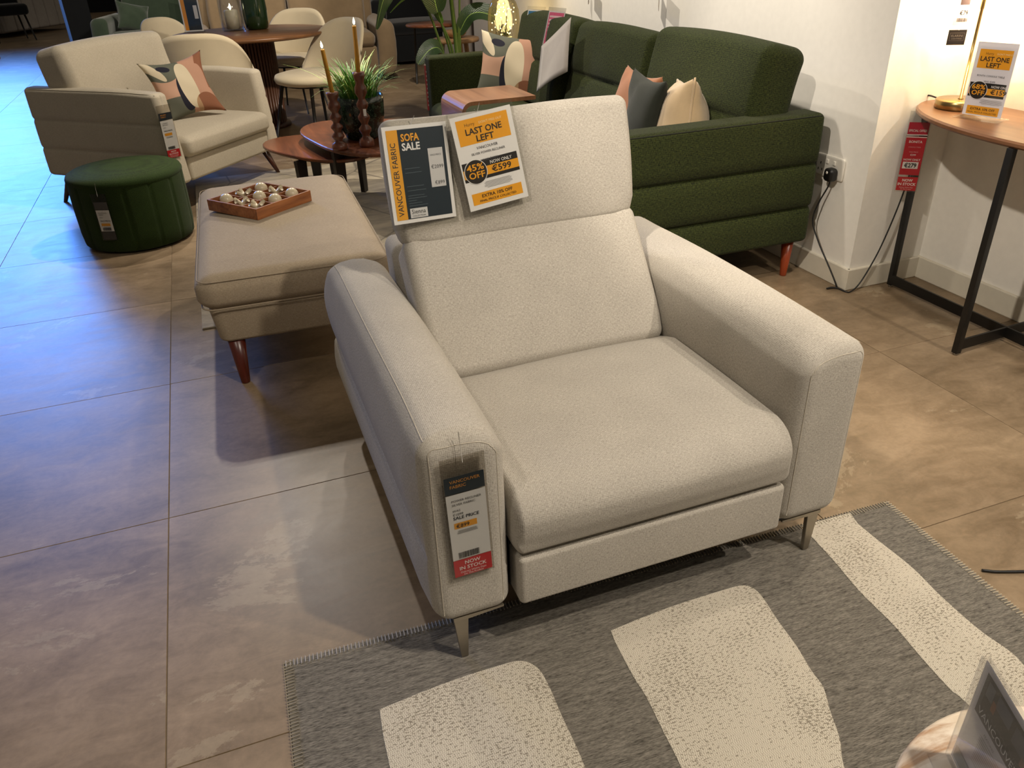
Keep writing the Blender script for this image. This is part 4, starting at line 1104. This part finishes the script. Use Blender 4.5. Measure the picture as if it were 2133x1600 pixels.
lo = bpy.data.objects.new('lamp_bulb', l); C.objects.link(lo); lo.parent = BL; lo.location = (0, 0, .37)
LT = thing('price_tag', 'white and black paper price tag hanging from the brass lamp', 'price tag', (2.548, 2.30, 1.03), math.radians(-30))
s = Sheet(); s.rect(-.029, -.004, .058, .165, '#dcd6dc', 1); s.rect(-.017, .062, .030, .020, '#4a3f44', 2)
s.text('\u20ac79', 0, .030, .014, '#2b2b2e', w=.026, bold=.01); s.bars(-.019, .008, .034, .012, seed=4); s.lines(-.024, .055, .045, 2, .005)
s.rect(-.036, -.068, .060, .050, '#2b2522', 1); s.rect(-.030, -.054, .048, .026, '#8a8178', 2); s.rect(-.0293, -.0533, .0466, .0246, '#2b2522', 3); s.text('ELARINI', -.006, -.041, .007, '#8a8178', w=.038, layer=4); s.text('LIGHTING', -.006, -.049, .004, '#8a8178', w=.034, layer=4)
s.build('card', LT); b = MB(); b.box(-.029, .029, .0003, .0009, -.004, .161); b.box(-.036, .024, .0003, .0009, -.068, -.018); b.build('card_back', m_paper, LT)
b = MB(); b.tube([(.0, -.001, -.004), (-.004, -.001, -.02)], .0006, 5); b.tube([(0, 0, .16), (.09, .0, .26)], .0006, 5); b.build('string', m_thread, LT)
W2, H2 = .132, .232
AS = thing('sale_sign', 'acrylic stand with LAST ONE LEFT 68% OFF card on the console table', 'sign', (2.485, 2.155, .7475), math.radians(-74))
s = Sheet(); s.rect(0, .008, W2, H2+.004, '#dedce2', 0); offer('68%', '\u20ac159', '', 'BONITA CONSOLE TABLE', 'WAS \u20ac499', 0)(s); s.build('card', AS)
b = MB(); b.box(-.003, W2+.003, -.0062, -.0045, .0, H2+.012); b.box(-.003, W2+.003, .0006, .0028, .0, H2+.012); b.build('upright', m_acrylic, AS)
b = MB(); b.box(-.012, W2+.012, -.045, .045, 0, .004, bev=.001); b.build('foot', m_acrylic, AS)
RT = thing('price_tag', 'tall red SPECIAL OFFER tag hanging from the end of the console table', 'price tag', (2.532, 2.372, .560), math.radians(-38))
s = Sheet(); s.rect(-.036, .078, .072, .045, '#b01a34', 1); s.text('SPECIAL OFFER', 0, .088, .0085, '#e8dcd8', w=.064, bold=.015)
s.rect(-.036, -.078, .072, .148, '#b81328', 1); s.rect(-.036, .066, .072, .003, '#e8dcd8', 2); s.rect(-.036, .075, .072, .003, '#e8dcd8', 2)
s.text('BONITA', 0, .046, .009, '#e8dcd8', bold=.02); s.text('CONSOLE TABLE', 0, .028, .004, '#e0a8a8'); s.text('WAS PRICE', 0, .009, .0045, '#e0a8a8'); s.text('\u20ac399', 0, -.003, .0065, '#e8dcd8', bold=.01)
s.text('NOW ONLY', 0, -.022, .0075, '#e8dcd8', bold=.02); s.rect(-.030, -.053, .056, .026, '#e6e0dc', 2); s.text('\u20ac279', -.002, -.048, .016, '#1a2026', w=.044, bold=.03, layer=4)
s.rect(-.036, -.140, .072, .054, '#c01626', 1); s.text('NOW', 0, -.104, .010, '#f0e6e2', bold=.03); s.text('IN STOCK', 0, -.119, .010, '#f0e6e2', bold=.03); s.text('Delivery Within Days', 0, -.129, .004, '#f0d0cc'); s.text('On This Product', 0, -.136, .004, '#f0d0cc')
s.build('card', RT); b = MB(); b.box(-.040, .040, -.0035, -.003, -.145, .165); b.box(-.040, .040, .0004, .0010, -.145, .165); b.build('sleeve', m_clear, RT)
b = MB(); b.tube([(0, -.002, .155), (.004, .0, .162)], .003, 6); b.build('clip', m_black, RT)

# tags of a wall lamp, hanging into the top of the frame
for k, (y, z, lab) in enumerate(((4.04, .985, 'grey paper tag hanging off the white wall above the sofa, the larger of the two'), (4.90, .972, 'grey paper tag tip hanging off the white wall above the far end of the sofa'))):
    g = thing('paper_tag', lab, 'tag', (2.33, y, z), 0, 'paper tags on the wall')
    b = MB(); b.box(-.001, .001, -.045, .045, 0, .10, xf=rz(-.5)); b.build('card', m_drape, g)
    b = MB(); b.box(-.0018, -.0011, -.030, .030, .015, .07, xf=rz(-.5)); b.build('print', m_stool, g)

# ================================================================= marble table and its sign
MT = thing('marble_side_table', 'round veined marble side table at the lower right corner', 'side table', (.770, .238, 0))
b = MB(); b.lathe([(.0, .398), (.20, .398), (.222, .406), (.226, .413), (.223, .419), (.218, .421), (.0, .421)], 72); b.build('tabletop', mat_marble(), MT)
b = MB(); b.lathe([(.0, .010), (.13, .010), (.13, .018), (.02, .022), (.02, .395), (.05, .398), (0, .398)], 32); b.build('pedestal', m_black, MT)
AV = thing('sign_stand', 'acrylic stand with a grey VANCOUVER leaflet on the marble side table', 'sign', (.724, .414, .4215))
AV.rotation_euler = (0, 0, math.radians(-113))
W3, H3 = .135, .175
s = Sheet(); s.rect(0, 0, W3, H3, '#b3afab', 0); s.rect(.010, H3-.074, W3-.020, .064, '#2b2723', 1)
s.text('VANCOUVER', .016, H3-.068, .0100, '#c2beb8', w=.088, al='L')
for (x, y, ww, hh, cc) in ((.018, H3-.038, .014, .022, '#5a5a5c'), (.040, H3-.034, .030, .020, '#4c4e54'), (.078, H3-.040, .032, .024, '#46464a'), (.033, H3-.046, .008, .016, '#7a4a2c'), (.100, H3-.050, .018, .014, '#7a5548')): s.rect(x, y, ww, hh, cc, 2)
s.text('FEATURES', .040, H3-.084, .0036, '#54504c', al='L')
for k in range(12): s.rect(.034, H3-.090-k*.0040, .078-.02*((k*7) % 3)/2, .0010, '#77726c', 2)
s.rect(.004, .006, .035, .02, '#6b716a', 2)
s.build('card', AV)
b = MB(); b.box(-.002, W3+.002, -.0065, -.0042, -.0, H3+.004); b.box(-.002, W3+.002, .0005, .003, -.0, H3+.004); b.build('upright', m_acrylic, AV)
b = MB(); b.box(0, W3, -.03, .03, -.0, .003); b.build('foot', m_acrylic, AV)

# ================================================================= dining group behind the loveseat
DT = thing('dining_table', 'round wooden dining table on a reeded drum pedestal, behind the loveseat', 'dining table', (.44, 7.30, 0))
b = MB(); b.lathe([(.0, .712), (.60, .712), (.625, .722), (.63, .735), (.625, .742), (.0, .742)], 64); b.build('tabletop', m_walnut, DT)
b = MB(); b.lathe([(.0, .035), (.155, .035), (.155, .712), (.0, .712)], 40); ped = b.build('pedestal_core', m_walnutleg, DT)
m_reed = M_wood('reed_walnut', '#5a351e', '#341c0e', 'Z', .6, .45)
rb = None
for k in range(40):
    a = 2*PI*k/40
    if rb is None:
        m = MB(); m.tube([(0, 0, 0), (0, 0, .677)], .0115, 8); o = m.build('reed', m_reed, ped); rb = o.data
    else: o = bpy.data.objects.new('reed', rb); C.objects.link(o); o.parent = ped
    o.location = (.16*math.cos(a), .16*math.sin(a), .035)
b = MB(); b.lathe([(.0, 0), (.20, 0), (.205, .01), (.20, .03), (.15, .036), (.0, .036)], 48); b.build('plinth', m_walnutleg, DT)
def tub_chair(label, x, y, rot, hgt=.84, wide=1.):
    """scoop-back dining chair: shell wraps the seat, four black legs"""
    t = thing('dining_chair', label, 'chair', (x, y, 0), rot, 'cream dining chairs round the wooden table')
    m = MB(); m.lathe([(.0001, .40), (.20, .40), (.235, .415), (.245, .44), (.235, .465), (.19, .478), (.0001, .482)], 40, cap=False, xf=Matrix.Diagonal((wide, 1, 1, 1))); m.build('seat', m_tub, t)
    n = 28; V = []; F = []; rows = 10
    for side in (0, 1):
        for j in range(rows+1):
            v = j/rows
            for i in range(n+1):
                a = -1.25+2.5*i/n
                top = hgt-.45; e = abs(a)/1.25; hh = top*(1-max(0, e)**3.2*.80)
                z = .44+hh*v; rr = .235+.045*v+(.0 if side else .028)*(1-.4*v)
                rr -= (.012 if side else -.0)*0
                V.append((wide*rr*math.sin(a), rr*math.cos(a)+.05*v*v, z+(0 if side else -.0)))
    N = (rows+1)*(n+1)
    for j in range(rows):
        for i in range(n):
            a = j*(n+1)+i; F.append((a, a+n+1, a+n+2, a+1)); F.append((N+a, N+a+1, N+a+n+2, N+a+n+1))
    ring = [i for i in range(n+1)]+[j*(n+1)+n for j in range(1, rows+1)]+[rows*(n+1)+i for i in range(n-1, -1, -1)]+[j*(n+1) for j in range(rows-1, 0, -1)]
    for k in range(len(ring)): a, b_ = ring[k], ring[(k+1) % len(ring)]; F.append((a, b_, N+b_, N+a))
    U = [[(V[i][0], V[i][2]) for i in f] for f in F]
    m = MB(); m.add(V, F, U, True); m.build('backrest', m_tub, t)
    m = MB(); m.lathe([(.0, .385), (.17, .385), (.17, .402), (0, .402)], 24); m.build('seat_frame', m_black, t)
    for sx in (-1, 1):
        for sy in (-1, 1):
            m = MB(); m.tube([(.15*sx, .14*sy, .395), (.215*sx, .20*sy, 0)], .012, 8, r2=.008); m.build('leg', m_black, t)
    return t
tub_chair('cream scoop-back dining chair with black legs, at the near right side of the dining table', .81, 6.60, math.radians(-62), .82).scale = (1.25, 1.25, 1.04)
tub_chair('wide cream dining chair back showing between the loveseat and the dining table', .05, 6.50, math.radians(170), .86, 1.15).scale = (1.1, 1.05, 1.0)
tub_chair('cream dining chair on the far right side of the dining table', .78, 7.95, math.radians(-35), .85, 1.2)
tub_chair('cream dining chair on the far left side, only its rounded top showing', -.10, 8.0, math.radians(35), .84, 1.)
# on the table
HC = thing('hurricane_candle', 'clear glass hurricane with a lit cream pillar candle on the dining table', 'candle holder', (.325, 7.55, .742))
b = MB(); b.lathe([(.0, .0), (.085, .0), (.092, .006), (.096, .1), (.092, .30), (.088, .30), (.090, .1), (.085, .012), (.0, .012)], 32, cap=False); b.build('glass', m_glass, HC)
b = MB(); b.lathe([(.0, .012), (.055, .012), (.055, .150), (.048, .155), (.0, .148)], 28); b.build('candle', m_wax2, HC)
b = MB(); b.lathe([(.0005, .155), (.008, .165), (.010, .178), (.006, .19), (.0005, .205)], 12); b.build('flame', m_flame, HC)
GV = tag(origin_to(MB().lathe([(.0, 0), (.075, 0), (.09, .012), (.098, .06), (.1, .14), (.094, .25), (.088, .30), (.084, .30), (.09, .2), (.09, .03), (.0, .02)], 32, cap=False, xf=tr(.515, 7.52, .742)).build('green_vase', m_greenglass), (.515, 7.52, .742)), 'dark green textured glass vase on the dining table', 'vase')
DS = thing('sign_stand', 'upright sale leaflet with gold band in a stand on the dining table', 'sign', (-.06, 7.65, .742), math.radians(-8))
s = Sheet(); s.rect(0, .005, .15, .30, '#d8d6d2', 0); s.rect(.01, .015, .13, .28, NAVY, 1); s.rect(.01, .015, .028, .28, '#d98f22', 2); s.text('SOFA', .045, .265, .016, '#e6e4e2', al='L'); s.text('SALE', .045, .243, .016, '#e6e4e2', al='L'); s.rect(.10, .10, .03, .10, '#c9c8c8', 2); s.build('card', DS)
b = MB(); b.box(-.003, .153, -.005, -.003, 0, .31); b.box(-.003, .153, .0006, .0026, 0, .31); b.build('upright', m_acrylic, DS)
b = MB(); b.box(-.01, .16, -.04, .04, 0, .004); b.build('foot', m_acrylic, DS)

# ================================================================= background sofas
def bg_sofa(name, label, loc, rot, W, D, mat, armh, arm_r, seat_h, back_h, nc=2, sub=None, cushions=None, skirt_h=.08, tuft=None):
    t = thing(name, label, 'sofa', loc, rot); hx, hy = W/2, D/2
    for s in (-1, 1):
        xa, xb = (hx-.2, hx) if s > 0 else (-hx, -hx+.2)
        def wp(P, xa=xa, xb=xb, s=s):
            P = P.copy(); z = P[:, 2].copy(); P[:, 0] += s*.03*np.sin(np.clip((z-.05)/armh, 0, 1)*PI); return P
        b = MB(); b.rbox(xa, xb, -hy, hy, skirt_h, armh, (arm_r, .05, arm_r), .12, None, wp, cs=6); b.build('armrest', mat, t)
    b = MB(); b.rbox(-hx+.19, hx-.19, -hy+.02, hy-.02, skirt_h, seat_h-.14, .02, .3); b.build('base', mat, t)
    b = MB(); b.rbox(-hx+.1, hx-.1, hy-.2, hy-.01, skirt_h, back_h-.08, .05, .3); b.build('back_frame', mat, t)
    for k in range(nc):
        xa = -hx+.2+k*(W-.4)/nc; xb = xa+(W-.4)/nc
        b = MB(); b.rbox(xa+.004, xb-.004, -hy-.01, hy-.25, seat_h-.145, seat_h, (.04, .06, .05), .12, None, soft_top(.02, xa, xb, -hy, hy-.25, seat_h)); b.build('seat_cushion', mat, t)
        back_cush(xa+.002, xb-.002, hy-.38, .2, seat_h-.02, back_h, .2, mat, t, tuft, k, puff=.05)
    for x in (-1, 1):
        for y in (-1, 1): leg_round(t, x*(hx-.12), y*(hy-.1), skirt_h+.01, .02, .03, m_darkwood)
    return t
bg_sofa('sofa', 'tan fabric sofa with rounded arms behind the dining table', (1.02, 9.75, 0), math.radians(-4), 2.1, 1.0, m_tan, .62, .09, .50, 1.0, 2, skirt_h=.05)
bg_sofa('sofa', 'sage green velvet sofa at the far left behind the loveseat', (.08, 11.6, 0), math.radians(-12), 2.25, 1.0, m_greenv, .66, .07, .50, 1.25, 2, skirt_h=.12)
bg_sofa('sofa', 'charcoal sofa in the dark area behind the tall plant', (3.05, 10.75, 0), 0, 2.0, .95, m_charcoal, .75, .05, .48, .95, 2, skirt_h=.04)
put_pillow('cushion', 'sage velvet scatter cushion leaning on the left arm of the far green sofa', .38, .34, .16, m_greenv, (-.66, 11.35, .50), (-.4, .25, math.radians(15)), 31)
put_pillow('cushion', 'button-tufted sage cushion at the right end of the far green sofa', .55, .50, .2, m_greenv, (.16, 11.15, .50), (-.3, 0, math.radians(-20)), 32)
b = MB(); b.box(-.14, .14, -.9, .9, 0, 2.4, xf=tr(-1.42, 12.9, 0)@rz(math.radians(8))); o = tag(b.build('display_partition', m_charcoal), 'tall dark display partition at the end of the blue-lit aisle', 'partition'); origin_to(o, (-1.42, 12.9, 0))
BD = thing('upholstered_bed', 'pale grey upholstered bed end with vertical channels at the far left', 'bed', (-3.75, 19.6, 0), math.radians(-32))
b = MB(); b.rbox(-1.1, 1.1, -.9, .9, .08, .95, .05, .3); b.build('body', m_greybed, BD)
for k in range(8):
    b = MB(); b.rbox(-1.08+k*.27, -1.08+k*.27+.262, -.97, -.88, .10, 1.5, .035, .3); b.build('channel_panel', m_greybed, BD)
for k in range(6):
    b = MB(); b.rbox(1.08, 1.17, -.88+k*.29, -.88+k*.29+.282, .10, 1.5, .035, .3); b.build('channel_panel', m_greybed, BD)
CH = thing('dining_chair', 'black upholstered chair on thin legs at the far left edge', 'chair', (-3.05, 17.6, 0), .4)
b = MB(); b.rbox(-.32, .32, -.30, .30, .42, .60, .06, .2); b.build('seat', m_charcoal, CH)
b = MB(); b.rbox(-.32, .32, .24, .36, .55, 1.10, .05, .2); b.build('backrest', m_charcoal, CH)
for x in (-1, 1):
    for y in (-1, 1):
        b = MB(); b.tube([(.24*x, .22*y, .43), (.30*x, .27*y, 0)], .018, 8, r2=.012); b.build('leg', m_black, CH)
WS = thing('stool', 'wooden stool of which one splayed leg shows at the left edge', 'stool', (-3.05, 14.55, 0), .35)
b = MB(); b.lathe([(.0, .62), (.17, .62), (.18, .64), (.17, .66), (0, .66)], 24); b.build('seat', m_oak, WS)
for a in (.0, 2*PI/3, 4*PI/3):
    b = MB(); b.tube([(.1*math.cos(a), .1*math.sin(a), .62), (.26*math.cos(a), .26*math.sin(a), 0)], .028, 8, r2=.02); b.build('leg', m_oak, WS)

# ================================================================= right background: plant, cloche, tables, drape
DM = thing('cloche_lamp', 'amber glass dome cloche filled with tiny warm lights behind the green sofa', 'lamp', (2.085, 5.78, .60))
b = MB(); b.lathe([(.112, 0), (.114, .02), (.114, .24), (.108, .30), (.09, .35), (.06, .385), (.03, .40), (.0005, .405)], 40, cap=False); b.build('dome', m_amber, DM)
b = MB(); b.lathe([(.0, -.02), (.125, -.02), (.13, -.01), (.125, 0), (0, 0)], 40); b.build('base', m_brass, DM)
m_led = M_plain('fairy_light', '#ffe9a0', .5, emit=14, noise=0)
r = random.Random(4); b = MB(); b2 = MB()
for k in range(9):
    a = k*.7; rr = r.uniform(.02, .075); zt = r.uniform(.16, .34); b2.tube([(rr*.3*math.cos(a), rr*.3*math.sin(a), 0), (rr*math.cos(a), rr*math.sin(a), zt*.5), (rr*math.cos(a+.5), rr*math.sin(a+.5), zt)], .0022, 5)
for k in range(70):
    a = r.random()*2*PI; rr = r.uniform(.01, .09); z_ = r.uniform(.02, .34); q = .0045
    b.lathe([(.0001, -q), (q, 0), (.0001, q)], 6, cap=False, xf=tr(rr*math.cos(a), rr*math.sin(a), z_))
b.build('fairy_lights', m_led, DM, kind='stuff'); b2.build('wires', m_black, DM)
l = bpy.data.lights.new('cloche_glow', 'POINT'); l.energy = 3; l.color = (1, .75, .42); l.shadow_soft_size = .08
lo = bpy.data.objects.new('cloche_glow', l); C.objects.link(lo); lo.parent = DM; lo.location = (0, 0, .2)
ET = thing('end_table', 'small dark end table under the glass cloche, hidden by the green sofa', 'side table', (2.085, 5.78, 0))
b = MB(); b.lathe([(.0, .56), (.2, .56), (.2, .58), (0, .58)], 32); b.build('tabletop', m_darkwood, ET)
b = MB(); b.tube([(0, 0, .01), (0, 0, .56)], .018, 10); b.lathe([(.0, 0), (.14, 0), (.14, .012), (0, .012)], 28); b.build('pedestal', m_black, ET)
TP = thing('banana_plant', 'tall potted banana plant with broad paddle leaves behind the far arm of the sofa', 'plant', (1.86, 6.25, 0))
b = MB(); b.lathe([(.0, 0), (.12, 0), (.13, .02), (.16, .30), (.15, .30), (.145, .26), (0, .26)], 32, cap=False); b.build('pot', m_charcoal, TP)
def leaf(base, path, wid, mat, L):
    b = MB(); b.tube(spl(base, 6, False), .012, 8, r2=.006); b.build('stem', m_stem, TP)
    P = [Vector(p) for p in spl(path, 8, False)]; n = len(P); V = []; F = []; U = []
    for i, p in enumerate(P):
        t = i/(n-1); d = (P[min(i+1, n-1)]-P[max(i-1, 0)]).normalized(); side = d.cross(Vector(L)).normalized(); up = side.cross(d)
        w = wid*max(.0, math.sin(PI*min(1, t*.93+.05)))**.6
        for q in (-1, -.5, 0, .5, 1): V.append(tuple(p+side*w*q+up*abs(q)*w*.25)); 
    for i in range(n-1):
        for k in range(4):
            a = i*5+k; F.append((a, a+1, a+6, a+5)); U.append([(k/4, i/n), ((k+1)/4, i/n), ((k+1)/4, (i+1)/n), (k/4, (i+1)/n)])
    N = len(V); V += [(x, y, z+.0012) for x, y, z in V]; F2 = [tuple(N+q for q in f)[::-1] for f in F]; U += [u[::-1] for u in U]; F += F2
    m = MB(); m.add(V, F, U, True); m.build('leaf', mat, TP)
Z0 = (-.02, 0, .26)
leaf([Z0, (-.03, 0, .6), (-.10, 0, .80)], [(-.10, 0, .80), (-.20, -.02, .95), (-.36, -.05, .98), (-.50, -.08, .90)], .05, m_leaf2, (0, .3, 1))
leaf([(.0, 0, .26), (-.05, 0, .6), (-.14, -.05, .88)], [(-.14, -.05, .88), (-.17, -.08, 1.0), (-.19, -.10, 1.15), (-.20, -.05, 1.32)], .105, m_leaf, (0, -1, .1))
leaf([(.01, 0, .26), (.02, 0, .6), (.03, 0, .80)], [(.03, 0, .72), (.10, -.04, .84), (.20, -.08, .86), (.32, -.14, .80), (.36, -.16, .70)], .075, m_leaf, (0, -.8, .7))
leaf([(.0, .02, .26), (-.06, .0, .5), (-.12, 0, .60)], [(-.10, 0, .585), (-.16, -.04, .64), (-.24, -.06, .62), (-.33, -.08, .54)], .07, m_leaf, (0, -.7, .7))
leaf([(.02, .01, .26), (.04, .0, .8), (.06, 0, 1.1)], [(.06, 0, 1.1), (.1, -.05, 1.2), (.15, -.08, 1.15), (.16, -.1, .95)], .09, m_leaf, (0, -.9, .4))
leaf([(-.02, .01, .26), (-.2, .0, .9), (-.40, 0, 1.12)], [(-.36, 0, 1.12), (-.46, -.05, 1.10), (-.55, -.1, .98), (-.62, -.1, .80)], .07, m_leaf, (.7, -.5, .4))
b = MB(); b.tube([(.015, 0, .24), (.0, 0, .7), (-.03, 0, 1.2)], .020, 10, r2=.014); b.build('stem', m_stem, TP)
LT2 = thing('side_table', 'pale wooden side table with splayed legs behind the tall plant', 'side table', (2.13, 7.15, 0))
b = MB(); b.lathe([(.0, .57), (.20, .57), (.205, .585), (.2, .60), (0, .60)], 32); b.build('tabletop', m_oak, LT2)
for a in (.5, 2.6, 4.7):
    b = MB(); b.tube([(.12*math.cos(a), .12*math.sin(a), .57), (.19*math.cos(a), .19*math.sin(a), 0)], .022, 8, r2=.016); b.build('leg', m_oak, LT2)
BW = tag(origin_to(MB().lathe([(.0, .0), (.05, .0), (.06, .01), (.09, .03), (.1, .055), (.095, .06), (.085, .05), (.0, .02)], 28, cap=False, xf=tr(2.13, 7.15, .6005)).build('bowl', m_oak), (2.13, 7.15, .6005)), 'pale turned wooden bowl on the pale side table', 'bowl')
RTb = thing('side_table', 'round red-brown topped side table in the dark area behind the plant', 'side table', (2.35, 8.6, 0))
b = MB(); b.lathe([(.0, .58), (.30, .58), (.305, .59), (.3, .60), (0, .60)], 36); b.build('tabletop', m_walnuttop, RTb)
for a in (.3, 2.4, 4.5):
    b = MB(); b.tube([(.24*math.cos(a), .24*math.sin(a), .58), (.27*math.cos(a), .27*math.sin(a), 0)], .011, 8); b.build('leg', m_black, RTb)
DR = thing('drape', 'pale grey floor-length drape in soft vertical folds beyond the sofa', 'curtain', (2.62, 7.8, 0))
V = []; F = []; n = 90
for s_ in (0, .006):
    for i in range(n+1):
        x = -.30+1.3*i/n; y = .035*math.sin(i*.55)+.02*math.sin(i*.23+1)+s_
        for z_ in (.02, 2.6): V.append((x, y, z_))
for i in range(n): a = 2*i; F.append((a, a+2, a+3, a+1)); a += 2*(n+1); F.append((a, a+1, a+3, a+2))
m = MB(); m.add(V, F, None, True); m.build('cloth', m_drape, DR)
